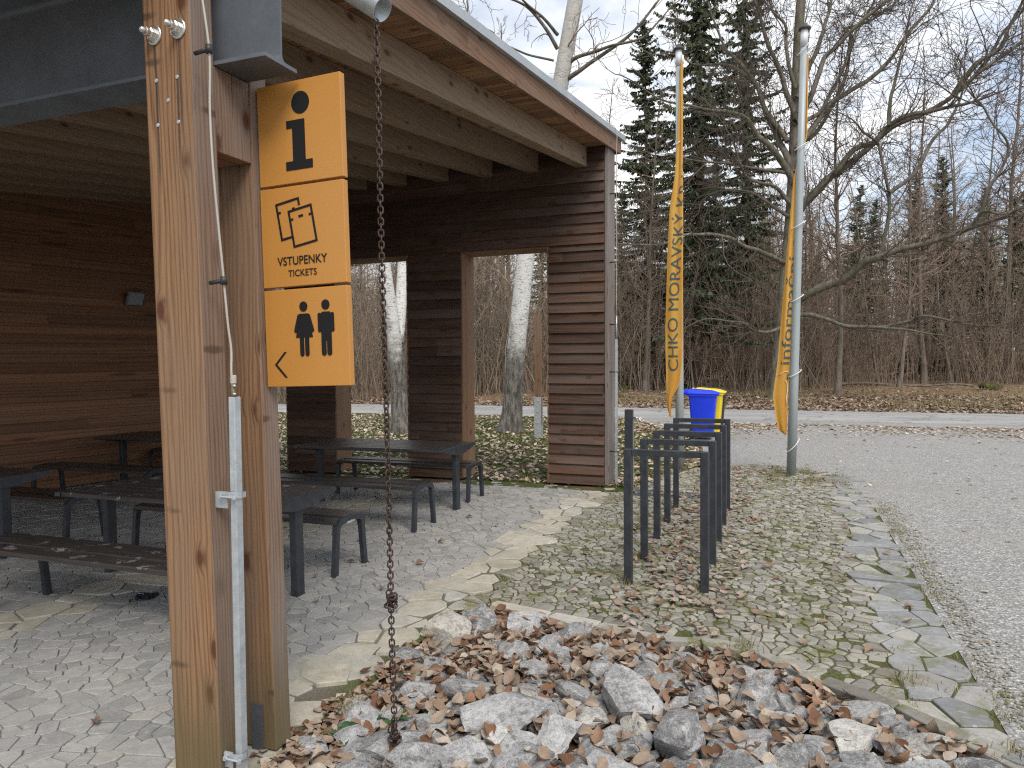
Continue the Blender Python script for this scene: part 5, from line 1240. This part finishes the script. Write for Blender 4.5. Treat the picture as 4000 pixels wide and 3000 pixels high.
BEECH={'trunk': [[(-0.31, 28.19, -0.08), (-0.23, 28.32, 1.31), (-0.1, 28.5, 3.15), (-0.02, 28.63, 4.62), (0.08, 28.77, 5.89), (0.18, 28.93, 7.75), (0.25, 29.09, 9.98), (0.3, 29.25, 12.21), (0.36, 29.39, 14.09), (0.42, 29.51, 15.23), (0.49, 29.66, 17.11), (0.5, 29.82, 19.75)], 0.21, 0.1], 'A': [[(0.22, 28.66, 6.82), (0.58, 28.53, 7.34), (1.07, 28.45, 7.85), (1.59, 28.38, 8.36), (2.1, 28.29, 8.63), (2.46, 28.15, 8.9), (3.39, 28.25, 9.71), (4.36, 28.34, 10.13), (5.25, 28.41, 10.6), (6.12, 28.49, 11.43), (7.34, 28.7, 12.3), (7.96, 28.68, 13.08)], 0.12, 0.03], 'A2': [[(1.58, 28.17, 8.31), (2.2, 28.12, 9.06), (2.82, 28.05, 9.25), (3.29, 27.92, 9.7), (3.81, 27.81, 9.93), (4.38, 27.71, 9.93)], 0.075, 0.05], 'A3': [[(5.29, 28.63, 10.67), (5.92, 28.64, 11.65), (6.66, 28.68, 12.14), (6.95, 28.55, 12.81), (7.24, 28.42, 13.41)], 0.07, 0.03], 'A4': [[(5.73, 28.81, 11.07), (6.2, 28.88, 11.7), (6.78, 29.01, 12.58), (7.3, 29.11, 13.32), (7.51, 29.07, 13.72)], 0.05, 0.025], 'B': [[(0.04, 28.47, 3.58), (0.54, 28.2, 3.91), (1.16, 27.97, 4.22), (1.91, 27.79, 4.46), (2.51, 27.57, 4.98), (2.9, 27.25, 5.09), (3.59, 27.04, 5.32), (4.18, 26.8, 5.41), (4.7, 26.52, 5.5), (5.18, 26.24, 5.7)], 0.13, 0.05], 'B1': [[(5.18, 26.78, 5.67), (5.58, 26.62, 5.96), (5.79, 26.39, 6.25), (6.23, 26.23, 6.12), (6.77, 26.13, 6.3), (7.16, 25.97, 6.53)], 0.05, 0.02], 'B2': [[(5.63, 26.86, 5.97), (5.82, 26.79, 6.44), (5.95, 26.7, 7.1), (6.26, 26.68, 7.62), (6.44, 26.61, 8.26), (5.99, 26.31, 8.89), (5.55, 26.0, 9.57)], 0.05, 0.018], 'B3': [[(2.93, 27.5, 5.13), (3.11, 27.52, 5.73), (3.22, 27.51, 6.32), (3.23, 27.49, 7.32), (3.06, 27.38, 8.17), (2.86, 27.26, 8.89), (2.73, 27.14, 9.01)], 0.05, 0.03], 'C': [[(0.33, 28.81, 9.45), (0.71, 29.25, 10.12), (1.51, 29.88, 11.31), (2.08, 30.39, 11.85), (2.74, 30.93, 12.31), (3.69, 31.6, 13.25), (4.22, 32.11, 14.2), (5.12, 32.77, 15.4), (5.68, 33.3, 16.47)], 0.09, 0.035], 'C2': [[(3.27, 27.81, 9.66), (3.31, 27.97, 10.65), (3.48, 28.17, 11.37), (3.68, 28.4, 12.5), (3.88, 28.62, 13.37), (4.08, 28.84, 14.25)], 0.05, 0.02], 'E': [[(3.22, 27.37, 7.29), (3.99, 27.63, 7.94), (4.59, 27.84, 9.05), (5.01, 27.96, 9.5), (5.24, 28.0, 10.01), (5.47, 28.05, 10.58)], 0.055, 0.02], 'F': [[(0.24, 28.74, 8.57), (-0.08, 28.83, 9.36), (-0.36, 28.92, 10.0), (-0.71, 29.0, 10.8), (-0.94, 29.12, 11.46), (-1.16, 29.24, 12.2), (-1.6, 29.27, 12.87), (-2.25, 29.23, 13.71), (-2.71, 29.28, 14.78), (-3.02, 29.38, 15.79)], 0.1, 0.02], 'G': [[(0.24, 28.73, 8.21), (-0.14, 28.39, 8.89), (-0.55, 28.04, 9.34), (-1.01, 27.66, 9.79), (-1.41, 27.31, 10.29), (-1.8, 26.96, 10.44), (-2.31, 26.55, 10.45), (-2.68, 26.19, 10.48), (-3.43, 25.69, 10.59), (-4.23, 25.17, 10.73), (-4.96, 24.69, 11.2)], 0.1, 0.015], 'H': [[(0.14, 28.66, 7.4), (-0.34, 28.23, 7.93), (-0.94, 27.73, 8.09), (-1.4, 27.29, 8.25), (-1.58, 26.96, 8.54), (-1.77, 26.65, 9.31), (-2.08, 26.29, 9.86)], 0.06, 0.015], 'Ia': [[(0.08, 28.62, 6.96), (-0.62, 28.73, 7.55), (-1.47, 28.78, 8.08), (-2.2, 28.86, 8.2), (-2.65, 29.04, 8.2), (-3.27, 29.15, 8.01), (-3.6, 29.37, 7.69)], 0.05, 0.012], 'J': [[(0.03, 28.53, 5.2), (-0.45, 28.05, 5.39), (-0.92, 27.58, 5.57), (-1.44, 27.09, 5.74), (-2.02, 26.58, 6.02), (-2.64, 26.04, 6.08), (-3.38, 25.45, 5.97), (-3.98, 24.91, 5.65), (-4.74, 24.32, 5.58), (-5.31, 23.8, 5.57)], 0.075, 0.018], 'J2': [[(-0.0, 28.65, 8.57), (-1.01, 27.72, 8.6), (-2.04, 26.79, 8.68), (-3.17, 25.82, 8.69), (-3.61, 25.11, 8.69)], 0.05, 0.012], 'K': [[(-0.03, 28.42, 3.07), (0.54, 28.11, 3.25), (1.29, 27.86, 3.08), (2.11, 27.62, 2.78), (3.14, 27.48, 2.75), (4.0, 27.29, 2.92), (4.22, 26.84, 3.05), (5.02, 26.61, 2.87), (5.67, 26.32, 2.71), (6.23, 25.99, 2.69), (6.64, 25.62, 2.9)], 0.065, 0.012], 'K2': [[(2.74, 27.11, 2.71), (3.65, 26.82, 2.62), (4.33, 26.43, 2.46), (5.15, 26.1, 2.25)], 0.035, 0.012], 'L': [[(-0.03, 28.42, 3.0), (-0.19, 27.9, 2.8), (-0.68, 27.26, 2.64), (-1.13, 26.64, 2.7), (-1.43, 26.09, 2.93), (-1.91, 25.46, 3.01), (-2.5, 24.78, 3.03)], 0.06, 0.012], 'M': [[(0.22, 28.81, 10.48), (0.52, 28.79, 10.87), (0.79, 28.76, 11.4), (1.24, 28.83, 12.64), (1.9, 28.95, 13.29), (2.55, 29.08, 13.94), (3.19, 29.19, 14.43), (3.57, 29.2, 14.85)], 0.09, 0.03], 'M2': [[(0.28, 28.87, 11.36), (0.73, 29.35, 12.55), (1.14, 29.83, 13.77), (1.43, 30.25, 14.94), (1.65, 30.65, 15.97)], 0.08, 0.03], 'N': [[(0.26, 28.83, 10.62), (-0.1, 28.52, 11.65), (-0.37, 28.23, 12.44), (-0.78, 27.89, 13.29), (-1.04, 27.61, 14.2), (-1.31, 27.32, 14.95)], 0.08, 0.03], 'N2': [[(0.26, 28.87, 11.72), (-0.04, 29.07, 12.93), (-0.12, 29.36, 14.15), (-0.54, 29.49, 14.95), (-0.84, 29.68, 15.83)], 0.06, 0.025], 'O': [[(0.5, 28.91, 10.48), (1.16, 29.62, 11.05), (2.01, 30.45, 12.92), (2.46, 31.11, 14.38), (2.92, 31.76, 15.34), (3.33, 32.38, 16.24)], 0.06, 0.025], 'P': [[(-0.01, 28.69, 9.75), (-0.79, 28.89, 11.07), (-1.01, 29.28, 11.82), (-1.32, 29.64, 12.59), (-2.29, 29.74, 13.3), (-3.51, 29.72, 13.48), (-4.01, 30.0, 13.97)], 0.07, 0.02], 'Q': [[(0.63, 30.02, 10.05), (1.21, 30.63, 10.76), (2.08, 31.4, 12.73), (2.31, 31.92, 14.44), (2.11, 32.22, 14.98), (3.04, 32.95, 15.46), (3.68, 33.58, 16.02)], 0.06, 0.03]}
BIRCH_LEAN={'trunk': [[(-6.37, 16.39, -0.17), (-6.33, 16.31, 0.01), (-6.25, 16.27, 0.76), (-6.18, 16.24, 1.67), (-6.07, 16.21, 2.57), (-5.96, 16.19, 3.46), (-5.84, 16.17, 4.29), (-5.61, 16.21, 5.43), (-5.32, 16.28, 6.96), (-5.07, 16.32, 8.02), (-4.87, 16.34, 9.07), (-4.67, 16.36, 10.12), (-4.4, 16.42, 11.69), (-4.08, 16.55, 14.31)], 0.25, 0.17], 'a': [[(-5.09, 16.28, 9.03), (-5.24, 16.04, 9.34), (-5.42, 15.79, 9.61), (-5.57, 15.54, 9.75), (-5.78, 15.27, 9.82), (-6.03, 14.98, 9.82)], 0.05, 0.02], 'b': [[(-5.08, 16.29, 9.36), (-5.29, 15.9, 9.61), (-5.55, 15.48, 9.78), (-5.65, 15.13, 9.85)], 0.045, 0.02], 'c': [[(-5.17, 16.24, 8.75), (-5.59, 15.96, 8.81), (-5.82, 15.75, 8.86), (-6.14, 15.51, 8.99), (-6.25, 15.35, 9.07), (-6.3, 15.21, 9.16), (-6.46, 15.03, 9.22), (-6.62, 14.85, 9.32), (-6.69, 14.71, 9.46)], 0.03, 0.01], 'd': [[(-4.86, 16.35, 8.67), (-4.6, 16.26, 8.76), (-4.13, 16.25, 8.81), (-3.76, 16.2, 8.85), (-3.13, 16.26, 8.93), (-2.84, 16.18, 9.09)], 0.055, 0.02], 'e': [[(-4.92, 16.31, 8.28), (-4.61, 16.3, 8.42), (-4.3, 16.29, 8.59), (-3.94, 16.3, 8.76), (-3.56, 16.31, 8.96), (-3.3, 16.28, 9.12), (-3.07, 16.24, 9.31), (-2.76, 16.23, 9.65)], 0.06, 0.025]}
BIRCH_FORK={'trunk': [[(-8.97, 15.5, -0.22), (-8.95, 15.45, -0.04), (-8.95, 15.41, 0.88), (-8.99, 15.36, 1.69), (-9.05, 15.3, 2.6), (-9.11, 15.23, 3.28), (-9.18, 15.16, 4.06), (-9.26, 15.09, 4.84), (-9.44, 15.0, 6.18), (-9.63, 14.94, 8.18)], 0.23, 0.12], 'fork': [[(-9.07, 15.56, 2.15), (-9.08, 15.72, 2.85), (-9.11, 15.88, 3.56), (-9.15, 16.04, 4.4), (-9.21, 16.2, 5.26), (-9.25, 16.39, 6.84), (-9.24, 16.63, 9.3)], 0.16, 0.11]}

def limb_tree(name, loc, data, mat, twigmat, label, cat, seed, twl, dens, rmin, lvl, sides=12, thick=1.0):
    t = thing(name, loc, label, cat); rnd = random.Random(seed); o = Vector(loc)
    trunk = TB(); limbs = TB(); tw = TB()
    for key, (pts, ra, rb) in data.items():
        P = [Vector(p) - o for p in smooth_line(pts, 5)]; n = len(P)
        base = key in ('trunk', 'fork')
        for i, p in enumerate(P):
            if not base and 0 < i: P[i] = p + Vector((mnoise.noise(p * 1.3), mnoise.noise(p * 1.3 + Vector((9, 0, 0))) * 2.5, mnoise.noise(p * 1.3 + Vector((0, 9, 0))))) * (.06 if name == 'beech_tree' else .02)
        ra, rb = ra * thick, rb * thick
        rad = [ra + (rb - ra) * (i / (n - 1)) ** .8 for i in range(n)]
        if key == 'trunk': rad = [r * (1 + .55 * math.exp(-max(0, (P[i].z)) / .28)) for i, r in enumerate(rad)]
        (trunk if base else limbs).tube(P, rad, sides if base else 7)
        L = sum((P[i + 1] - P[i]).length for i in range(n - 1))
        if base: 
            if lvl == 0: continue
            cnt = int(L * .8)
        else: cnt = int(L * dens)
        for c in range(cnt):
            t_ = rnd.uniform(.35 if base else .12, 1) * (n - 1); i = min(int(t_), n - 2); p = P[i].lerp(P[i + 1], t_ - i)
            d0 = (P[i + 1] - P[i]).normalized(); r = max(rmin, min(.018, rad[i] * .35))
            grow(tw, p, turn(d0, rnd.uniform(.5, 1.1), rnd.uniform(0, 6.28)), rnd.uniform(.35, 1) * twl, r, lvl, rnd, 2.6, .05, rmin, .3)
        if not base: grow(tw, P[-1], (P[-1] - P[-2]).normalized(), twl, max(rmin, rb), lvl, rnd, 2.8, .05, rmin, .2)
    if name == 'beech_tree':
        for key, (pts, ra, rb) in data.items():
            P = [Vector(p) - o for p in smooth_line(pts, 4)]
            for c in range(3 if key != 'trunk' else 9):
                i = rnd.randrange(int(len(P) * (.15 if key != 'trunk' else .35)), len(P) - 1); d0 = (P[i + 1] - P[i]).normalized()
                grow(tw, P[i], turn(d0, rnd.uniform(.4, .9), rnd.uniform(0, 6.28)), rnd.uniform(2.2, 4.4), .024, 2, rnd, 2.2, .05, rmin, .2)
    trunk.obj('trunk', mat, t); limbs.obj('limbs', mat if name != 'aspen_tree' else M['beech'], t); tw.obj('crown', twigmat, t); return t
limb_tree('beech_tree', (-.342, 28.18, 0), BEECH, M['beech'], M['beech_twig'], 'big bare beech with wide crooked limbs behind the leaning flagpole', 'tree', 3, 2.4, 3.4, .0075, 2, 12, 1.45)
limb_tree('aspen_tree', (-6.37, 16.39, -.08), BIRCH_LEAN, M['birch'], M['twig'], 'leaning white-barked tree in the right opening, rising above the shelter roof', 'tree', 5, 1.5, 1.6, .0055, 2, 20)
limb_tree('aspen_tree', (-8.98, 15.5, -.11), BIRCH_FORK, M['birch'], M['twig'], 'white-barked tree forking into two trunks, seen behind the rain chain', 'tree', 6, 1.2, .6, .006, 0, 20)
# --- bare forest trees
def bare_proto(seed, h, r, first, spread, lvl=2, mat='trunk', fork=False):
    rnd = random.Random(seed); tr = TB(); cr = TB(); P = [Vector((0, 0, -.1))]; d = Vector((rnd.gauss(0, .03), rnd.gauss(0, .03), 1)).normalized(); n = 14
    for i in range(n): d = (d + Vector((rnd.gauss(0, .05), rnd.gauss(0, .05), .12))).normalized(); P.append(P[-1] + d * (h / n))
    rad = [.78 * r * (1 - .85 * i / n) * (1 + .5 * math.exp(-i * 1.5)) for i in range(n + 1)]; tr.tube(P, rad, 8)
    nb = int(h * 3.1)
    for c in range(int(nb * 1.35)):
        t = (first + (1 - first) * (c + rnd.random()) / (nb * 1.35)) * n; i = min(int(t), n - 1); p = P[i].lerp(P[i + 1], t - i); f = t / n
        L = spread * (1.1 - f) * rnd.uniform(.5, 1.15) + .4; az = rnd.uniform(0, 6.28); dd = Vector((math.cos(az), math.sin(az), rnd.uniform(.2, 1.1))).normalized()
        grow(cr, p, dd, L, max(.009, rad[i] * .38), lvl, rnd, 1.9, .09, .0075, .2)
    return tr, cr
def as_tree(name, tr, cr, mat, cmat, label, cat, group):
    t = thing(name, (0, 0, 0), label, cat, group); tr.obj('trunk', mat, t); cr.obj('crown', cmat, t); return t
GB, GS, GT, GH = 'bare trees of the wood across the road', 'dark spruces of the wood', 'leafless thickets along the wood edge', 'thin bare saplings at the wood edge'
bare = [as_tree('bare_tree', *bare_proto(20 + i, h, r, f, s), M['trunk'], M['twig'], 'bare slender tree standing in the wood across the road', 'tree', GB) for i, (h, r, f, s) in enumerate(((15, .13, .22, 3.2), (17, .16, .3, 3.0), (13, .10, .15, 2.6), (19, .2, .34, 3.6)))]
def spruce_proto(seed, h, r, spread, first):
    rnd = random.Random(seed); tr = TB(); nd = TB(); P = [Vector((0, 0, -.2))]
    n = 12
    for i in range(n): P.append(Vector((rnd.gauss(0, .03), rnd.gauss(0, .03), h * (i + 1) / n)))
    tr.tube(P, [r * (1 - .93 * i / n) for i in range(n + 1)], 8); z = h * first
    while z < h * .985:
        f = z / h; nb = rnd.randint(2, 4)
        for k in range(nb):
            az = rnd.uniform(0, 6.28); L = (spread * (1 - f) ** .75 + .22) * rnd.uniform(.4, 1.15); m = max(4, int(L * 3)); Q = []
            for i in range(m + 1):
                t = i / m; x = L * t; Q.append(Vector((math.cos(az) * x + rnd.gauss(0, .03), math.sin(az) * x + rnd.gauss(0, .03), z + (.25 - .5 * (1 - f)) * x - .42 * (1 - f * .6) * L * (t ** 1.3) * .55 + .20 * L * t ** 3)))
            tr.tube(Q, [max(.006, .032 * (1 - f * .7) * (1 - .85 * i / m)) for i in range(m + 1)], 3)
            if rnd.random() < .10: continue
            s = .06 * L; side = Vector((-math.sin(az), math.cos(az), 0))
            while s < L:
                t = s / L * m; i = min(int(t), m - 1); p = Q[i].lerp(Q[i + 1], t - i); fw = (Q[i + 1] - Q[i]).normalized()
                for sg in (-1, 1, 0):
                    if rnd.random() < .16: continue
                    l = rnd.uniform(.16, .46) * (1 - .45 * s / L) * min(1, .5 + L * .25); dv = (side * sg * rnd.uniform(.5, 1) + fw * rnd.uniform(.2, .9) + Vector((0, 0, -rnd.uniform(.35, 1.5)))).normalized()
                    w = rnd.uniform(.03, .075); wv = dv.cross(Vector((rnd.gauss(0, 1), rnd.gauss(0, 1), rnd.gauss(0, 1)))).normalized() * w; b = len(nd.v); e = p + dv * l
                    nd.v += [tuple(p - wv * .5), tuple(p + wv * .5), tuple(p + dv * l * .55 + wv), tuple(e), tuple(p + dv * l * .55 - wv)]
                    nd.f.append((b, b + 1, b + 2, b + 3, b + 4))
                s += rnd.uniform(.05, .095)
        z += rnd.uniform(.08, .2) * (1.15 - .4 * f)
    return tr, nd
spr = [as_tree('spruce_tree', *spruce_proto(60 + i, h, r, s, f), M['spruce_trunk'], M['needle'], 'dark drooping spruce standing in the wood across the road', 'tree', GS) for i, (h, r, s, f) in enumerate(((23, .24, 3.6, .12), (20, .2, 3.1, .05), (25, .26, 3.3, .2)))]
def thicket_proto(seed, n, hmin, hmax, rad, lvl, lean=.16):
    rnd = random.Random(seed); cr = TB(); tr = TB()
    for k in range(n):
        a, q = rnd.uniform(0, 6.28), rad * math.sqrt(rnd.random()); h = rnd.uniform(hmin, hmax)
        d = Vector((rnd.gauss(0, lean), rnd.gauss(0, lean), 1)).normalized(); P = [Vector((q * math.cos(a), q * math.sin(a), -.05))]; m = 7
        for i in range(m): d = (d + Vector((rnd.gauss(0, .09), rnd.gauss(0, .09), .06))).normalized(); P.append(P[-1] + d * h / m)
        r = .006 + h * .0022; tr.tube(P, [max(.006, r * (1 - .75 * i / m)) for i in range(m + 1)], 4)
        for c in range(int(h * 2.3)):
            t = rnd.uniform(.15, 1) * m; i = min(int(t), m - 1); p = P[i].lerp(P[i + 1], t - i); d0 = (P[i + 1] - P[i]).normalized()
            grow(cr, p, turn(d0, rnd.uniform(.4, .95), rnd.uniform(0, 6.28)), rnd.uniform(.3, .95) * (1 - .4 * t / m) * h * .24, .007, lvl, rnd, 2.2, .08, .0058, .2)
    return tr, cr
thk = []
for i, (n, a, b, rd, lv, mt) in enumerate(((16, 2.5, 6.5, 1.3, 2, 'twig'), (20, 4, 8, 1.6, 1, 'twig_tan'), (22, 3, 7, 1.5, 1, 'twig_tan'), (26, 1, 2.8, 1.3, 1, 'twig'))):
    tr, cr = thicket_proto(80 + i, n, a, b, rd, lv); b_ = len(tr.v); tr.v += cr.v; tr.f += [tuple(q + b_ for q in f) for f in cr.f]; thk.append(tag(tr.obj('thicket_bush', M[mt]), 'leafless many-stemmed thicket at the edge of the wood', 'bush', GT))
first = {}; gen = {id(p): (p['label'], p['group']) for p in bare + spr + thk}
fr = random.Random(77)
def put(proto, dx, dist, s=1.0, label=None, group=None):
    x, y, _ = bearing(dx, dist)
    if id(proto) not in first: first[id(proto)] = 1; o = proto
    else:
        o = copy_tree(proto); o['label'] = gen[id(proto)][0]; o['group'] = gen[id(proto)][1]
    o.location = (x, y, forest_z(x, y) - .02); o.rotation_euler = (fr.gauss(0, .02), fr.gauss(0, .02), fr.uniform(0, 6.28)); o.scale = (s, s, s * fr.uniform(.9, 1.1))
    if label:
        o['label'] = label
        if group is None and 'group' in o: del o['group']
    return o
# foremost ones, each where it stands in the wood
put(spr[0], .262, 33, 1.05, 'tall dark spruce straight behind the shorter-looking flagpole')
put(spr[1], .195, 36, .92, 'dark spruce close beside the corner of the shelter')
put(spr[2], .335, 37, 1.0, 'tall spruce between the two flagpoles, behind the beech limbs')
put(spr[1], .115, 45, .62, 'small pointed spruce peeping over the shelter roof')
put(bare[3], .459, 29.5, .82, 'straight slim bare trunk rising from the road verge, just past the leaning pole')
put(bare[1], .385, 29.3, .6, 'small bare tree at the foot of the beech')
put(bare[0], .545, 31, .85, 'thin bare tree at the wood edge, in the gap past the low beech limb')
for dx, d in ((.315, 43), (.42, 46), (.50, 50), (.56, 44), (.62, 41), (.67, 46), (.70, 39), (.235, 47), (.155, 50), (-.05, 46), (-.14, 50), (-.24, 47), (-.38, 45), (.04, 52), (.77, 44), (.85, 47), (.46, 56), (.36, 55), (.60, 55), (.72, 55), (.27, 56), (-.31, 56), (.53, 60)):
    put(spr[fr.randrange(3)], dx + fr.uniform(-.01, .01), d, fr.uniform(.38, .62) if dx > .3 else fr.uniform(.5, .72))
for k in range(120):
    dx = fr.uniform(-.5, .95); d = fr.uniform(31, 58) if dx < .3 or dx > .42 else fr.uniform(36, 58); put(bare[fr.randrange(4)], dx, d, fr.uniform(.5, .85) if .1 < dx < .5 else fr.uniform(.65, 1.05))
for k in range(165):
    dx = fr.uniform(-.5, .95); x0, y0, _ = bearing(dx, 26)
    d = 31.5 + abs(fr.gauss(0, 6.5)); i = fr.choice((0, 1, 2, 3, 1, 2)) if dx < .25 else fr.choice((0, 0, 2, 3, 1, 0)); put(thk[i], dx, d, fr.uniform(.75, 1.2))
# sparse far wood closing the horizon
fw = TB(); rw = random.Random(9)
for k in range(900):
    dx = rw.uniform(-.7, 1.15); d = rw.uniform(56, 105); x, y, _ = bearing(dx, d); z = forest_z(x, y); h = rw.uniform(7, 15) + max(0, dx - .3) * 14
    p = Vector((x, y, z)); fw.tube([p, p + Vector((rw.gauss(0, .3), 0, h * .6)), p + Vector((rw.gauss(0, .6), 0, h))], [rw.uniform(.08, .2), .07, .02], 3)
    for c in range(150):
        q = p + Vector((0, 0, h * rw.uniform(.02, 1))); a = rw.uniform(0, 6.28); L = rw.uniform(.5, 2.6); e = q + Vector((math.cos(a) * L, math.sin(a) * L, rw.uniform(-.1, .9) * L)); w_ = Vector((rw.gauss(0, 1), rw.gauss(0, 1), rw.gauss(0, 1))).cross(e - q).normalized() * rw.uniform(.012, .028); b = len(fw.v); fw.v += [tuple(q - w_), tuple(q + w_), tuple(e + w_ * .4), tuple(e - w_ * .4)]; fw.f.append((b, b + 1, b + 2, b + 3))
tag(fw.obj('far_woodland', M['twig'], smooth=False), 'dense leafless woodland far behind the road', 'woodland', kind='stuff')
# fallen sticks and logs, mossy stumps
def log(dx, d, L, r, az, label, name='fallen_log', moss=False):
    x, y, _ = bearing(dx, d); z = forest_z(x, y); tb = TB(); P = [Vector((math.cos(az) * L * (i / 6 - .5), math.sin(az) * L * (i / 6 - .5), r * .8 + .06 * math.sin(i))) for i in range(7)]
    tb.tube(P, [r * (1 - .08 * i) for i in range(7)], 8)
    for i in (2, 4): tb.tube([P[i], P[i] + Vector((.1, .1, .35)), P[i] + Vector((.2, .05, .6))], [r * .4, r * .3, .01], 4)
    o = tb.obj(name, M['trunk']); o.location = (x, y, z); tag(o, label, 'log')
log(.52, 33.5, 4.0, .08, .3, 'thin fallen trunk lying in the leaf litter beyond the low beech limb')
log(.60, 30.5, 2.6, .05, 2.9, 'fallen dead branch on the bank, close to the road')
log(.345, 28.8, 2.2, .03, .2, 'dry fallen branch on the verge between the bins and the leaning pole')
def mossy(dx, d, r, label, cat):
    x, y, _ = bearing(dx, d); bm = bmesh.new(); bmesh.ops.create_icosphere(bm, subdivisions=4, radius=1)
    for v in bm.verts:
        q = v.co * 1.8 + Vector((dx * 40, 0, 0)); v.co = v.co * (1 + .22 * mnoise.noise(q) + .09 * mnoise.noise(q * 3.3) + .05 * mnoise.noise(q * 9)); v.co = Vector((v.co.x * r, v.co.y * r * .8, max(-.1, v.co.z) * r * .62))
    me = bpy.data.meshes.new('mossy_stone'); bm.to_mesh(me); bm.free(); me.materials.append(M['mossy']); 
    for p in me.polygons: p.use_smooth = True
    o = bpy.data.objects.new('mossy_stone', me); COL.objects.link(o); o.location = (x, y, forest_z(x, y)); tag(o, label, cat)
m = MT('mossy_stone', 1, .1); p = m.pos(); m.color(m.mix(m.step(m.noise(p, 4, 6, .7), .4, .6), (.05, .045, .035), (.11, .12, .03))).bump(m.noise(p, 40, 4), .9, .03); M['mossy'] = m.m
mossy(.675, 29.5, .42, 'low mossy boulder on the forest bank, past the road', 'boulder'); mossy(.155, 32, .48, 'mossy green mound beside the corner of the shelter', 'boulder')
# loose stones along the edge of the gravel
mb = MB()
for k in range(1500):
    y = lr.uniform(2.9, 9.5); x = 1.03 + abs(lr.gauss(0, .10)); s = lr.uniform(.004, .016); c = Vector((x, y, gz(x))); b = len(mb.v)
    for dx_, dy_, dz_ in ((1, 0, 0), (-1, 0, 0), (0, 1, 0), (0, -1, 0), (0, 0, .8), (0, 0, -.4)): mb.v.append((c.x + dx_ * s * lr.uniform(.7, 1.3), c.y + dy_ * s * lr.uniform(.7, 1.3), c.z + dz_ * s))
    for f in ((0, 2, 4), (2, 1, 4), (1, 3, 4), (3, 0, 4)): mb.f.append(tuple(b + i for i in f)); mb.uv.append([(0, 0)] * 3); mb.mi.append(0); mb.sm.append(False)
tag(mb.obj('loose_gravel', M['st_cobble']), 'loose stone chips along the gravel edge', 'gravel', kind='stuff')
